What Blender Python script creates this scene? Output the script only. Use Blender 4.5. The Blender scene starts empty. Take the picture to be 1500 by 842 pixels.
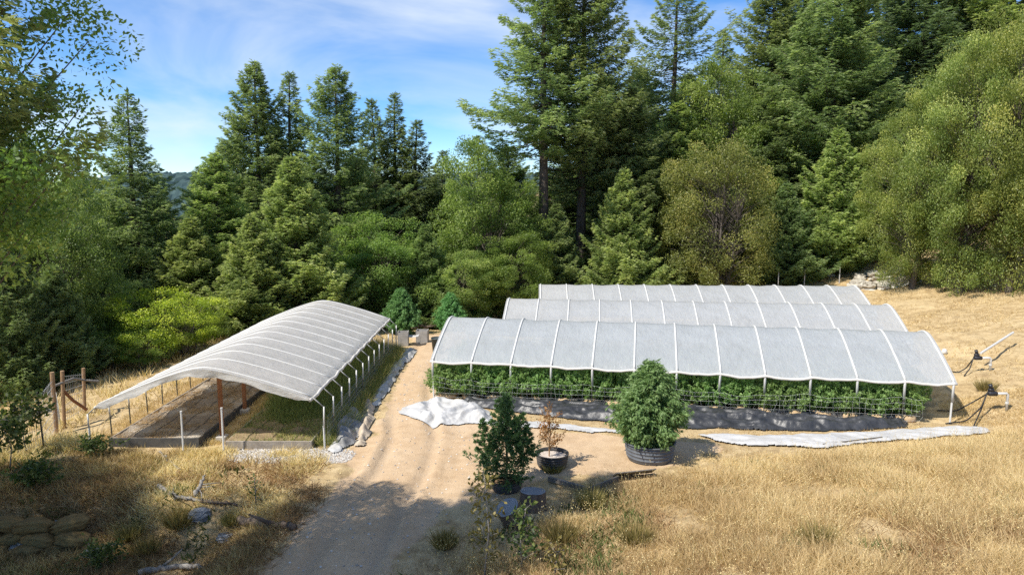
import bpy, math
import numpy as np
PI = math.pi
R = math.radians
scene = bpy.context.scene
COL = scene.collection
rng = np.random.default_rng(11)

# ------------------------------------------------------------------ camera geometry
CAM_H = 8.75
PITCH = R(7.31)
F = 1051.0
cp, sp = math.cos(PITCH), math.sin(PITCH)
def ray(px, py):
    a = (px - 750.0) / F; b = (421.0 - py) / F
    return np.array([a, cp + b * sp, -sp + b * cp])
def at(px, py, Y):
    d = ray(px, py); t = Y / d[1]
    return np.array([d[0] * t, Y, CAM_H + d[2] * t])

# ------------------------------------------------------------------ noise
def _h(ix, iy, seed):
    n = (ix.astype(np.int64) * 374761393 + iy.astype(np.int64) * 668265263 + seed * 1442695041) & 0x7fffffff
    n = ((n ^ (n >> 13)) * 1274126177) & 0x7fffffff
    n = n ^ (n >> 16)
    return (n & 0xffff) / 65535.0
def vnoise(x, y, seed=0):
    x = np.asarray(x, float); y = np.asarray(y, float)
    ix = np.floor(x); iy = np.floor(y); fx = x - ix; fy = y - iy
    fx = fx * fx * (3 - 2 * fx); fy = fy * fy * (3 - 2 * fy)
    a = _h(ix, iy, seed); b = _h(ix + 1, iy, seed); c = _h(ix, iy + 1, seed); d = _h(ix + 1, iy + 1, seed)
    return (a * (1 - fx) + b * fx) * (1 - fy) + (c * (1 - fx) + d * fx) * fy
def fbm(x, y, seed=0, oct=4):
    s = 0; amp = .5; tot = 0
    for k in range(oct):
        s = s + amp * vnoise(np.asarray(x) * 2 ** k + 17.3 * k, np.asarray(y) * 2 ** k - 9.1 * k, seed + k); tot += amp; amp *= .5
    return s / tot
def sst(a, b, x):
    t = np.clip((np.asarray(x, float) - a) / (b - a), 0, 1); return t * t * (3 - 2 * t)
def softplus(x, k): return k * np.logaddexp(0, np.asarray(x, float) / k)

# ------------------------------------------------------------------ terrain
BANK = np.array([(-4.6, 13.0), (-2.0, 15.9), (-0.4, 17.6), (2.4, 20.2), (4.0, 21.6), (7.8, 22.4), (12.5, 23.6), (17.6, 24.9), (40., 27.)])
def bank_dist(x, y):
    yb = np.interp(x, BANK[:, 0], BANK[:, 1]); return yb - y
def inside(poly, x, y):
    poly = np.asarray(poly); x = np.asarray(x); y = np.asarray(y)
    r = np.zeros(np.broadcast(x, y).shape, bool); n = len(poly)
    for i in range(n):
        x1, y1 = poly[i]; x2, y2 = poly[(i + 1) % n]
        c = ((y1 > y) != (y2 > y)) & (x < (x2 - x1) * (y - y1) / (y2 - y1 + 1e-12) + x1)
        r ^= c
    return r
def poly_sd(poly, x, y):
    poly = np.asarray(poly, float); x = np.asarray(x, float); y = np.asarray(y, float)
    best = np.full(np.broadcast(x, y).shape, 1e9); n = len(poly)
    for i in range(n):
        a = poly[i]; b = poly[(i + 1) % n]; e = b - a; L2 = e @ e + 1e-12
        t = np.clip(((x - a[0]) * e[0] + (y - a[1]) * e[1]) / L2, 0, 1)
        best = np.minimum(best, np.hypot(x - a[0] - t * e[0], y - a[1] - t * e[1]))
    return np.where(inside(poly, x, y), best, -best)
def flat_hit(px, py):
    d = ray(px, py); t = CAM_H / -d[2]; return (d[0] * t, d[1] * t)
DIRT_PX = [(330, 900), (372, 842), (425, 770), (470, 720), (505, 690), (470, 668), (505, 660), (535, 640), (558, 600), (580, 560), (597, 520), (600, 486), (690, 480), (700, 520),
           (660, 585), (740, 622), (830, 632), (960, 640), (1080, 655), (960, 700), (880, 700), (805, 705), (715, 735), (655, 752), (612, 790), (580, 842), (550, 900)]
DIRT = [flat_hit(*p) for p in DIRT_PX]
LANE = np.array([flat_hit(*p) for p in [(470, 900), (490, 842), (535, 760), (588, 690), (606, 640), (600, 600), (604, 560), (622, 525), (640, 490)]])
def dirt_mask(x, y):
    d = poly_sd(DIRT, x, y)
    return sst(-.25, .55, d + (fbm(x * .9, y * .9, 5) - .5) * 1.3)
def lane_off(x, y):
    best = np.full(np.shape(x), 1e9)
    for i in range(len(LANE) - 1):
        a = LANE[i]; e = LANE[i + 1] - a; L2 = e @ e
        t = np.clip(((x - a[0]) * e[0] + (y - a[1]) * e[1]) / L2, 0, 1)
        best = np.minimum(best, np.hypot(x - a[0] - t * e[0], y - a[1] - t * e[1]))
    return best
def terrain(x, y, detail=True):
    x = np.asarray(x, float); y = np.asarray(y, float)
    z = np.zeros(np.broadcast(x, y).shape)
    sl = .17 + .10 * sst(30, 70, x) + .10 * sst(58, 80, y)
    z = z + sl * softplus(x - 17.0, .9) * sst(8, 26, y + .0 * x)                 # hillside on the right
    z = z + .16 * softplus(y - 51, 1.2) * sst(0, 14, x)
    z = z - .13 * softplus(-17.5 - x, 1.) * sst(15, 22, y)                         # falls away to the left
    z = z - .11 * softplus(y - 44, 1.5) * (1 - sst(-6, 8, x))
    bd = bank_dist(x, y)
    z = z + .14 * softplus(bd - .8, .6) * sst(-4.5, 3.0, x)                        # grassy bank in front
    low = sst(20.6 + .4 * np.sin(x * .9), 18.7, y) * sst(-6.2, -8.6, x)
    z = z - 1.0 * low                                                              # ground below the sack wall
    far = np.hypot(x, y)
    z = np.where(far > 110, z * np.clip(1 - (far - 110) / 260, 0, 1) , z)
    if detail:
        dm = dirt_mask(x, y); near = sst(75, 40, y)
        rough = 1 - dm
        z = z + near * rough * ((fbm(x * .35, y * .35, 1) - .5) * .35 + (fbm(x * 1.6, y * 1.6, 2, 3) - .5) * .20) * np.where((x > -15.2) & (x < 18) & (y > 23.3) & (y < 56), .25, 1)
        z = z + near * dm * ((fbm(x * .8, y * .8, 3, 2) - .5) * .07 + (fbm(x * 4, y * 4, 4, 2) - .5) * .03)
        lo = lane_off(x, y)
        z = z - dm * near * (.07 + .07 * vnoise(x * .7, y * .7, 8)) * np.exp(-((lo - .78) / .20) ** 2) + dm * near * .085 * np.exp(-((lo - 1.12) / .13) ** 2) * (.5 + vnoise(x * 1.3, y * 1.3, 9)) - dm * near * .03 * np.exp(-((lo - 1.75) / .14) ** 2)
    return z
def tz(x, y): return float(terrain(np.array([x]), np.array([y]))[0])
def G(px, py):
    """ground point seen at a pixel of the photograph"""
    d = ray(px, py); ys = np.arange(9., 160., .05); t = ys / d[1]
    zz = CAM_H + d[2] * t; g = terrain(d[0] * t, ys)
    k = int(np.argmax(zz < g)); 
    return np.array([d[0] * t[k], ys[k], g[k]])

# ------------------------------------------------------------------ mesh building
class MB:
    def __init__(s): s.v = []; s.f = []; s.t = []; s.n = 0
    def add(s, v, f, tint=.5):
        v = np.asarray(v, float).reshape(-1, 3)
        s.v.append(v); 
        for q in (f if isinstance(f, list) and len(f) and isinstance(f[0], np.ndarray) else [np.asarray(f)]):
            s.f.append(q + s.n)
        s.t.append(np.broadcast_to(np.asarray(tint, float), (len(v),)).copy()); s.n += len(v)
        return s
    def build(s, name, mat, parent=None, smooth=False, loc=None):
        me = bpy.data.meshes.new(name)
        V = np.concatenate(s.v); T = np.concatenate(s.t)
        me.vertices.add(len(V)); me.vertices.foreach_set('co', V.astype(np.float32).ravel())
        nl = sum(q.size for q in s.f); npol = sum(len(q) for q in s.f)
        me.loops.add(nl); me.polygons.add(npol)
        me.loops.foreach_set('vertex_index', np.concatenate([q.ravel() for q in s.f]).astype(np.int32))
        st = []; k = 0
        for q in s.f:
            st.append(k + np.arange(len(q)) * q.shape[1]); k += q.size
        me.polygons.foreach_set('loop_start', np.concatenate(st).astype(np.int32))
        me.polygons.foreach_set('use_smooth', np.full(npol, smooth))
        me.update(calc_edges=True)
        a = me.attributes.new('tint', 'FLOAT', 'POINT'); a.data.foreach_set('value', T.astype(np.float32))
        if mat: me.materials.append(mat)
        o = bpy.data.objects.new(name, me); COL.objects.link(o)
        if parent is not None: o.parent = parent
        if loc is not None: o.location = loc
        return o
    # -- shapes
    def box(s, c, size, rz=0, rx=0, ry=0, bev=.0, tint=.5):
        x, y, z = np.asarray(size) / 2.0
        b = min(bev, x * .45, y * .45, z * .45)
        if b <= 0:
            v = np.array([(i * x, j * y, k * z) for k in (-1, 1) for j in (-1, 1) for i in (-1, 1)], float)
            f = np.array([(0, 2, 3, 1), (4, 5, 7, 6), (0, 1, 5, 4), (2, 6, 7, 3), (0, 4, 6, 2), (1, 3, 7, 5)])
            fl = [f]
        else:                                   # chamfered box: rings at four heights
            def ring(xx, yy, zz, bb): return [(-xx + bb, -yy, zz), (xx - bb, -yy, zz), (xx, -yy + bb, zz), (xx, yy - bb, zz), (xx - bb, yy, zz), (-xx + bb, yy, zz), (-xx, yy - bb, zz), (-xx, -yy + bb, zz)]
            v = np.array(ring(x - b, y - b, -z, b * .5) + ring(x, y, -z + b, b) + ring(x, y, z - b, b) + ring(x - b, y - b, z, b * .5), float)
            q = [(r * 8 + i, r * 8 + (i + 1) % 8, (r + 1) * 8 + (i + 1) % 8, (r + 1) * 8 + i) for r in range(3) for i in range(8)]
            fl = [np.array(q), np.array([list(range(7, -1, -1)), list(range(24, 32))])]
        M = rot(rx, ry, rz); s.add(v @ M.T + np.asarray(c, float), fl, tint); return s
    def tube(s, pts, r, n=6, cap=True, tint=.5):
        v, f = tube(pts, r, n, cap); s.add(v, f, tint); return s
def rot(rx=0, ry=0, rz=0):
    cx, sx, cy, sy, cz, sz = math.cos(rx), math.sin(rx), math.cos(ry), math.sin(ry), math.cos(rz), math.sin(rz)
    X = np.array([[1, 0, 0], [0, cx, -sx], [0, sx, cx]]); Y = np.array([[cy, 0, sy], [0, 1, 0], [-sy, 0, cy]]); Z = np.array([[cz, -sz, 0], [sz, cz, 0], [0, 0, 1]])
    return Z @ Y @ X
def tube(pts, r, n=6, cap=True):
    P = np.asarray(pts, float); m = len(P); r = np.broadcast_to(np.asarray(r, float), (m,))
    T = np.gradient(P, axis=0); T /= np.linalg.norm(T, axis=1)[:, None] + 1e-12
    u = np.cross(T[0], (0, 0, 1.)); 
    if np.linalg.norm(u) < 1e-3: u = np.array([1., 0, 0])
    u /= np.linalg.norm(u); V = []
    ang = np.arange(n) * 2 * PI / n; ca = np.cos(ang)[:, None]; sa = np.sin(ang)[:, None]
    for i in range(m):
        u = u - T[i] * (u @ T[i]); u /= np.linalg.norm(u) + 1e-12; w = np.cross(T[i], u)
        V.append(P[i] + r[i] * (ca * u + sa * w))
    V = np.concatenate(V); i = np.arange(m - 1)[:, None] * n; j = np.arange(n)[None]; k = (j + 1) % n
    f = np.stack([i + j, i + k, i + n + k, i + n + j], -1).reshape(-1, 4)
    fl = [f]
    if cap: fl.append(np.array([list(range(n - 1, -1, -1)), list(range((m - 1) * n, m * n))]))
    return V, fl
def quads_diamond(c, d, w, length, width, base=.35):
    """many leaves: c start point, d unit direction, w unit sideways vector (N,3 each)"""
    N = len(c); L = np.broadcast_to(length, (N,))[:, None]; W = np.broadcast_to(width, (N,))[:, None]
    v = np.stack([c, c + d * L * base + w * W * .5, c + d * L, c + d * L * base - w * W * .5], 1).reshape(-1, 3)
    return v, np.arange(N * 4).reshape(N, 4)
def unit(v): return v / (np.linalg.norm(v, axis=-1, keepdims=True) + 1e-12)
def rand_unit(r, n): return unit(r.normal(size=(n, 3)))
def spin(d, r):
    """a random unit vector at right angles to each d"""
    w = np.cross(d, r.normal(size=d.shape)); return unit(w)

def grid_obj(X, Y, Z, mask=None):
    ny, nx = X.shape; idx = np.arange(nx * ny).reshape(ny, nx)
    f = np.stack([idx[:-1, :-1], idx[:-1, 1:], idx[1:, 1:], idx[1:, :-1]], -1).reshape(-1, 4)
    if mask is not None: f = f[mask.reshape(-1)]
    v = np.stack([X, Y, Z], -1).reshape(-1, 3)
    used = np.unique(f); m = np.full(len(v), -1); m[used] = np.arange(len(used))
    return v[used], m[f], used

# ------------------------------------------------------------------ tagging
def tag(o, label=None, cat=None, group=None, kind=None):
    if label: o['label'] = label
    if cat: o['category'] = cat
    if group: o['group'] = group
    if kind: o['kind'] = kind
    return o
def thing(name, label, cat, loc=(0, 0, 0), rz=0, group=None):
    o = bpy.data.objects.new(name, None); COL.objects.link(o); o.empty_display_size = .2
    o.location = loc; o.rotation_euler = (0, 0, rz); return tag(o, label, cat, group)
def dup(root, loc, rz, scale=None, label=None, group=None):
    r = root.copy(); COL.objects.link(r); r.location = loc; r.rotation_euler = (0, 0, rz)
    if scale is not None: r.scale = scale
    if label: r['label'] = label
    if group: r['group'] = group
    for ch in list(root.children):
        c = ch.copy(); COL.objects.link(c); c.parent = r
        for g in list(ch.children):
            d = g.copy(); COL.objects.link(d); d.parent = c
    return r

# ------------------------------------------------------------------ materials
class NT:
    def __init__(s, name):
        s.m = bpy.data.materials.new(name); s.m.use_nodes = True; s.t = s.m.node_tree
        s.t.nodes.clear(); s.out = s.t.nodes.new('ShaderNodeOutputMaterial')
    def n(s, kind, **kw):
        nd = s.t.nodes.new('ShaderNode' + kind)
        for k, v in kw.items():
            if k == 'inp':
                for a, b in v.items():
                    if hasattr(b, 'is_linked') or isinstance(b, bpy.types.NodeSocket): s.t.links.new(b, nd.inputs[a])
                    else: nd.inputs[a].default_value = b
            else: setattr(nd, k, v)
        return nd
    def noise(s, scale, detail=4, rough=.6, vec=None, dist=0):
        i = {'Scale': scale, 'Detail': detail, 'Roughness': rough, 'Distortion': dist}
        if vec is not None: i['Vector'] = vec
        return s.n('TexNoise', inp=i).outputs['Fac']
    def pos(s): return s.n('NewGeometry').outputs['Position']
    def objco(s): return s.n('TexCoord').outputs['Object']
    def ramp(s, fac, stops):
        r = s.n('ValToRGB'); s.t.links.new(fac, r.inputs['Fac']); e = r.color_ramp.elements
        while len(e) < len(stops): e.new(.5)
        for k, (p, c) in enumerate(stops):
            e[k].position = p; e[k].color = (*c, 1) if len(c) == 3 else c
        return r.outputs['Color']
    def mix(s, a, b, fac, mode='MIX'):
        m = s.n('Mix', data_type='RGBA', blend_type=mode)
        for sock, v in ((m.inputs[6], a), (m.inputs[7], b), (m.inputs[0], fac)):
            if isinstance(v, bpy.types.NodeSocket): s.t.links.new(v, sock)
            else: sock.default_value = v if not (isinstance(v, tuple) and len(v) == 3) else (*v, 1)
        return m.outputs[2]
    def math(s, op, a, b=0.0, clamp=False):
        m = s.n('Math', operation=op, use_clamp=clamp)
        for sock, v in zip(m.inputs, (a, b)):
            if isinstance(v, bpy.types.NodeSocket): s.t.links.new(v, sock)
            else: sock.default_value = v
        return m.outputs[0]
    def attr(s, name): return s.n('Attribute', attribute_name=name).outputs['Fac']
    def bump(s, h, strength=.5, dist=.02):
        return s.n('Bump', inp={'Height': h, 'Strength': strength, 'Distance': dist}).outputs['Normal']
    def principled(s, color, rough=.7, metal=0, spec=.5, normal=None, **kw):
        i = {'Base Color': color if isinstance(color, bpy.types.NodeSocket) else (*color, 1), 'Roughness': rough, 'Metallic': metal, 'Specular IOR Level': spec}
        if normal is not None: i['Normal'] = normal
        i.update(kw); return s.n('BsdfPrincipled', inp=i).outputs[0]
    def done(s, sh):
        s.t.links.new(sh, s.out.inputs['Surface']); return s.m

def simple_mat(name, c1, c2, scale=6., rough=.7, spec=.4, bump=.3, bscale=None, metal=0, obj=True, c3=None, bd=.02):
    t = NT(name); v = t.objco() if obj else t.pos()
    n1 = t.noise(scale, 5, .65, v); col = t.ramp(n1, [(.3, c1), (.7, c2)])
    if c3:
        n3 = t.noise(scale * .23, 3, .6, v); col = t.mix(col, c3, t.ramp(n3, [(.5, (0, 0, 0)), (.68, (1, 1, 1))]))
    n2 = t.noise(bscale or scale * 4, 4, .6, v)
    return t.done(t.principled(col, rough, metal, spec, t.bump(n2, bump, bd)))

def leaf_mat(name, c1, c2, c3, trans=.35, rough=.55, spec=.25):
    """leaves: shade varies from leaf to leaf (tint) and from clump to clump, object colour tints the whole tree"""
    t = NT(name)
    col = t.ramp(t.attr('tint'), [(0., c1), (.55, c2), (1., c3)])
    oi = t.n('ObjectInfo')
    col = t.mix(col, oi.outputs['Color'], 1.0, 'MULTIPLY')
    hs = t.n('HueSaturation', inp={'Color': col, 'Hue': t.math('ADD', t.math('MULTIPLY', oi.outputs['Random'], .02), .49), 'Value': t.math('ADD', t.math('MULTIPLY', oi.outputs['Random'], .2), .9)})
    col = hs.outputs[0]
    p = t.principled(col, rough, 0, spec)
    tc = t.mix(col, (1.2, 1.3, .75), 1.0, 'MULTIPLY')
    tr = t.n('BsdfTranslucent', inp={'Color': tc}).outputs[0]
    ms = t.n('MixShader', inp={0: trans}); t.t.links.new(p, ms.inputs[1]); t.t.links.new(tr, ms.inputs[2])
    return t.done(ms.outputs[0])
def bark_mat(name, c1, c2):
    t = NT(name); v = t.objco()
    mp = t.n('Mapping', inp={'Vector': v, 'Scale': (1, 1, .18)}).outputs[0]
    n1 = t.noise(9, 5, .7, mp); col = t.ramp(n1, [(.3, c1), (.7, c2)])
    return t.done(t.principled(col, .9, 0, .15, t.bump(n1, .8, .05)))
# ================================================================== houses' plan (needed by the ground too)
def pxline(p, q, z):
    out = []
    for px, py in (p, q):
        d = ray(px, py); t = (z - CAM_H) / d[2]; out.append(np.array([d[0] * t, d[1] * t]))
    return out
EAVE, RIDGE, WID = 1.74, 3.08, 6.3
HOUSES = []
a, b = pxline((634, 527), (1397, 559), EAVE); HOUSES.append((a, b))
for p, q in (((746, 437), (1300, 446)), ((792, 416.5), (1251, 418.5))):
    a, b = pxline(p, q, RIDGE); u = (b - a) / np.linalg.norm(b - a); v = np.array([-u[1], u[0]])
    HOUSES.append((a - v * WID / 2, b - v * WID / 2))
def house_poly(k, m=.3):
    a, b = HOUSES[k]; u = (b - a) / np.linalg.norm(b - a); v = np.array([-u[1], u[0]])
    return [a - u * m - v * m, b + u * m - v * m, b + u * m + v * (WID + m), a - u * m + v * (WID + m)]
LX0, LX1, LY0, LY1 = -14.62, -6.5, 24.0, 39.6            # the house on the left
BED1 = (-14.1, -10.95, 24.2, 38.5); BED2 = (-9.95, -6.95, 24.0, 38.8)

# ================================================================== ground
def axis(segs):
    out = []
    for a, b, st in segs: out.append(np.arange(a, b, st))
    return np.concatenate(out)
gx = np.concatenate([[-700, -450, -300, -200, -140, -100, -75, -60], axis([(-50, -20, .8), (-20, 25, .16), (25, 60, .5)]), [60, 70, 85, 105, 140, 200, 300, 450, 700]])
gy = np.concatenate([[-120, -60, -30, -12, 0, 6], axis([(9, 31, .14), (31, 62, .28), (62, 100, 1.2)]), [100, 115, 140, 180, 250, 350, 500, 800]])
GX, GY = np.meshgrid(gx, gy); GZ = terrain(GX, GY); LO = lane_off(GX, GY); RUT = np.exp(-((LO - .78) / .26) ** 2) * (.4 + .8 * vnoise(GX * .6, GY * .6, 12)); GD = dirt_mask(GX, GY) * sst(75, 50, GY) * (1 + .4 * np.clip(RUT, 0, 1))
fc = np.minimum((GD[:-1, :-1] + GD[1:, 1:]) / 2, 1)
def gmat(name):
    t = NT(name); P = t.pos(); d = t.attr('tint')
    big = t.noise(.35, 5, .65, P); mid = t.noise(2.2, 6, .7, P); fine = t.noise(14, 5, .75, P); vf = t.noise(55, 3, .7, P)
    straw = t.ramp(mid, [(.28, (.23, .155, .08)), (.5, (.43, .315, .165)), (.72, (.58, .45, .26))])
    straw = t.mix(straw, (.62, .49, .29), t.ramp(big, [(.48, (0, 0, 0)), (.7, (.55, .55, .55))]))
    straw = t.mix(straw, (.30, .21, .12), t.ramp(fine, [(.55, (0, 0, 0)), (.75, (.7, .7, .7))]))
    dirt = t.ramp(mid, [(.25, (.40, .275, .165)), (.5, (.50, .355, .215)), (.75, (.58, .43, .28))])
    dirt = t.mix(dirt, (.60, .46, .31), t.ramp(big, [(.45, (0, 0, 0)), (.7, (.6, .6, .6))]))
    dirt = t.mix(dirt, (.33, .22, .13), t.ramp(fine, [(.60, (0, 0, 0)), (.78, (.55, .55, .55))]))
    rut = t.math('MULTIPLY', t.math('SUBTRACT', d, 1.0), 2.0, True); dirt = t.mix(dirt, t.mix((.34, .245, .155), (.56, .43, .29), t.ramp(vf, [(.4, (0, 0, 0)), (.6, (1, 1, 1))])), rut)
    peb = t.ramp(t.noise(30, 2, .5, P), [(.66, (0, 0, 0)), (.74, (1, 1, 1))]); dirt = t.mix(dirt, (.52, .47, .41), t.mix((0, 0, 0), peb, .6))
    edge = t.math('ADD', t.math('MINIMUM', d, 1.0), t.math('MULTIPLY', t.math('SUBTRACT', fine, .5), .9))
    col = t.mix(straw, dirt, t.ramp(edge, [(.38, (0, 0, 0)), (.62, (1, 1, 1))]))
    h = t.math('ADD', t.math('MULTIPLY', fine, .6), t.math('MULTIPLY', vf, .4))
    return t.done(t.principled(col, .95, 0, .1, t.bump(h, .7, .06)))
M_ground = gmat('ground_soil')
for nm, mk in (('ground', fc < .5), ('dirt_track', fc >= .5)):
    v, f, us = grid_obj(GX, GY, GZ, mk)
    tag(MB().add(v, f, GD.reshape(-1)[us]).build(nm, M_ground, smooth=True), kind='structure')
# gravel strip in front of the right-hand bed of the left house
# ================================================================== grass
KEEP = [(*flat_hit(958, 684)[:2], 1.0), (*flat_hit(812, 692)[:2], .75), (*flat_hit(745, 722)[:2], .7), (*flat_hit(779, 752)[:2], .45), (*flat_hit(750, 775)[:2], .4)]
def keep_free(x, y):
    ok = dirt_mask(x, y) < .45
    for k in range(3): ok &= ~inside(house_poly(k, .5), x, y)
    for (qx, qy, qr) in KEEP: ok &= np.hypot(x - qx, y - qy) > qr
    for B in (BED1, BED2): ok &= ~((x > B[0] - .1) & (x < B[1] + .1) & (y > B[2] - .1) & (y < B[3]))
    return ok
M_grass = leaf_mat('dry_grass', (.22, .135, .065), (.58, .43, .215), (.82, .675, .40), .3, .7, .1)
M_weed = leaf_mat('green_weeds', (.05, .075, .025), (.11, .14, .045), (.27, .25, .10), .3, .6, .1)
def sd_band(c, w, v): return np.exp(-((v - c) / w) ** 2)
def grass_field(x, y):
    """(height, chance, tint) of dry grass"""
    bd = bank_dist(x, y); pn = fbm(x * .45, y * .45, 31); fn = fbm(x * 1.7, y * 1.7, 33)
    h = np.zeros_like(x); c = np.zeros_like(x); ti = np.full_like(x, .62)
    bank = (bd > -.9) & (x > -3.0)
    k = sst(-.9, 1.2, bd) * (.45 + .55 * sst(2.5, 7, x))
    h = np.where(bank, .12 + .36 * k, h); c = np.where(bank, .35 + .65 * k, c); ti = np.where(bank, .40 + .28 * sst(1.5, 8, x), ti)
    hill = (x > 12) & ~bank
    h = np.where(hill, .15, h); c = np.where(hill, .5, c); ti = np.where(hill, .58, ti)
    left = (x < -6.2) & (y < 23.8) & (y > 14)
    h = np.where(left, .30, h); c = np.where(left, .75, c); ti = np.where(left, np.where((x > -11.3) & (y > 19.3), .66, .20), ti)
    lf = (x < -15) & (y >= 22.5)
    h = np.where(lf, .42, h); c = np.where(lf, .8, c); ti = np.where(lf, .68, ti)
    pad = ~bank & ~hill & ~left & ~lf
    h = np.where(pad, .11, h); c = np.where(pad, .16, c); ti = np.where(pad, .6, ti)
    pt = sst(.36, .52, fbm(x * .9, y * .9, 34)); c = c * (.30 + .70 * pt); h = h * (.60 + .45 * pt)
    c = c * np.clip((pn - .25) * 3.2, .08, 1); h = h * (.55 + .9 * fn)
    return h, c, ti + (pn - .5) * .7 + (fn - .5) * .6 - .10 * sst(4, 8, bd)
def sow(n, x0, x1, y0, y1, wpow, name, mat, field, seed, per=8, width=.014, spread=.13, lean=.55):
    r = np.random.default_rng(seed)
    x = r.uniform(x0, x1, n); y = y0 + (y1 - y0) * r.uniform(0, 1, n) ** wpow
    h, c, ti = field(x, y); ok = (r.uniform(0, 1, n) < c) & keep_free(x, y) & (np.abs(x) < .76 * y + 2.5)
    x, y, h, ti = x[ok], y[ok], h[ok], ti[ok]; m = len(x)
    x = np.repeat(x, per) + r.normal(0, spread, m * per); y = np.repeat(y, per) + r.normal(0, spread, m * per)
    h = np.repeat(h, per) * r.uniform(.45, 1.35, m * per); ti = np.clip(np.repeat(ti + r.normal(0, .12, m), per) + r.normal(0, .14, m * per), 0, 1)
    z = terrain(x, y) - .02
    d = unit(np.stack([r.normal(0, lean, m * per), r.normal(0, lean, m * per), np.ones(m * per)], 1))
    v, f = quads_diamond(np.stack([x, y, z], 1), d, spin(d, r), h, width * (1 + y / 30.), .3)
    return tag(MB().add(v, f, np.repeat(ti, 4)).build(name, mat), kind='stuff')
sow(120000, -4, 24, 12, 29, .8, 'dry_grass', M_grass, grass_field, 41, width=.0080, lean=1.0, spread=.2, per=9)
sow(26000, 12, 48, 24, 62, .9, 'dry_grass', M_grass, grass_field, 42, width=.013, spread=.25, lean=.8)
sow(36000, -22, -4, 13, 25, 1, 'dry_grass', M_grass, grass_field, 43, width=.010, lean=1.1)
sow(16000, -34, -5, 22, 60, 1, 'dry_grass', M_grass, grass_field, 44, width=.017)
def weed_field(x, y):
    n = fbm(x * .6, y * .6, 51); left = (x < -8.5) & (y < 23)
    c = np.where(left, np.clip((n - .56) * 5, 0, 1) * .7, 0); c = np.where((x < -15.5) & (y < 24), .8, c)
    c = np.where((x > -3) & (x < 3.5) & (bank_dist(x, y) > 0), np.clip((n - .42) * 4, 0, 1) * .8, c)
    c = np.where((x >= 3.5) & (bank_dist(x, y) > -.5), np.clip((n - .58) * 4, 0, 1) * .25, c)
    return np.full_like(x, .26), c, .3 + (n - .5)
sow(16000, -22, 16, 12, 25, 1, 'green_weeds', M_weed, weed_field, 45, per=9, width=.03, lean=.9)
def bed_weeds(x, y):                                        # weeds in the right-hand bed of the left house
    return np.full_like(x, .2), np.clip(fbm(x * .8, y * .8, 61) * 1.8 - .35, 0, 1), .45 + .4 * fbm(x, y, 62)

# seed heads and flower stalks over the bank
def seed_stalks(n, name, seed):
    r = np.random.default_rng(seed); x = r.uniform(-2, 24, n); y = 12 + 17 * r.uniform(0, 1, n) ** .85; bd = bank_dist(x, y)
    ok = (bd > -.6) & keep_free(x, y) & (fbm(x * .5, y * .5, 81) > .42) & (np.abs(x) < .76 * y + 2); x, y = x[ok], y[ok]; m = len(x); z = terrain(x, y)
    h = r.uniform(.35, .75, m); d = unit(np.stack([r.normal(0, .25, m), r.normal(0, .25, m), np.ones(m)], 1)); b0 = np.stack([x, y, z], 1); mb = MB()
    v, f = quads_diamond(b0, d, spin(d, r), h, .007, .4); mb.add(v, f, np.repeat(r.uniform(.3, .6, m), 4))
    for k in range(5):
        s = r.uniform(.55, 1.05, m)[:, None]; c = b0 + d * h[:, None] * s + r.normal(0, .035, (m, 3)); q = rand_unit(r, m); v, f = quads_diamond(c, q, spin(q, r), .035, .018, .5); mb.add(v, f, np.repeat(r.uniform(.45, 1, m), 4))
    return tag(mb.build(name, M_grass), kind='stuff')
seed_stalks(9000, 'dry_grass', 82)
# dead brush and litter on the bank at the lower left
M_brush = leaf_mat('dead_brush', (.10, .055, .025), (.30, .18, .085), (.52, .36, .20), .2, .8, .1)
def brush_field(x, y):
    n = fbm(x * .7, y * .7, 85); c = np.where((x < -5.6) & (y < 22.6), np.clip((n - .36) * 4, 0, 1), 0); c = np.where((x > -3.2) & (x < 4) & (bank_dist(x, y) > .2), np.clip((n - .48) * 4, 0, 1) * .6, c); c = np.where((x > 7) & (y < 18.5), np.clip((n - .46) * 5, 0, 1), c)
    return .18 + .3 * fbm(x * 2, y * 2, 86), c, .2 + .6 * n
sow(26000, -20, 16, 12, 23, 1, 'dry_brush', M_brush, brush_field, 87, per=10, width=.011, spread=.16, lean=1.6)
# pale gravel in front of the right-hand bed
def gravel(poly, n, name, seed):
    r = np.random.default_rng(seed); W = np.array([flat_hit(*p) for p in poly]); lo, hi = W.min(0), W.max(0); x = r.uniform(lo[0], hi[0], n); y = r.uniform(lo[1], hi[1], n)
    sd = poly_sd(W, x, y); ok = sd > r.uniform(-.25, .15, n); x, y = x[ok], y[ok]; m = len(x); s = r.uniform(.012, .045, m); z = terrain(x, y) + s * .2
    o = np.array([[1, 0, 0], [0, 1, 0], [-1, 0, 0], [0, -1, 0], [0, 0, .75], [0, 0, -.75]]); V = o[None] * s[:, None, None] * r.uniform(.6, 1.3, (m, 6, 1)) + np.stack([x, y, z], 1)[:, None]
    F_ = np.array([(0, 1, 4), (1, 2, 4), (2, 3, 4), (3, 0, 4), (1, 0, 5), (2, 1, 5), (3, 2, 5), (0, 3, 5)]); f = (F_[None] + 6 * np.arange(m)[:, None, None]).reshape(-1, 3)
    return tag(MB().add(V.reshape(-1, 3), f, np.repeat(r.uniform(0, 1, m), 6)).build(name, M_gravel), kind='stuff')
_t = NT('gravel'); M_gravel = _t.done(_t.principled(_t.ramp(_t.attr('tint'), [(0, (.28, .25, .22)), (.6, (.46, .43, .39)), (1, (.62, .60, .56))]), .9, 0, .2))
gravel([(330, 662), (480, 657), (520, 664), (500, 676), (420, 682), (345, 676)], 9000, 'gravel', 88)

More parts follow.
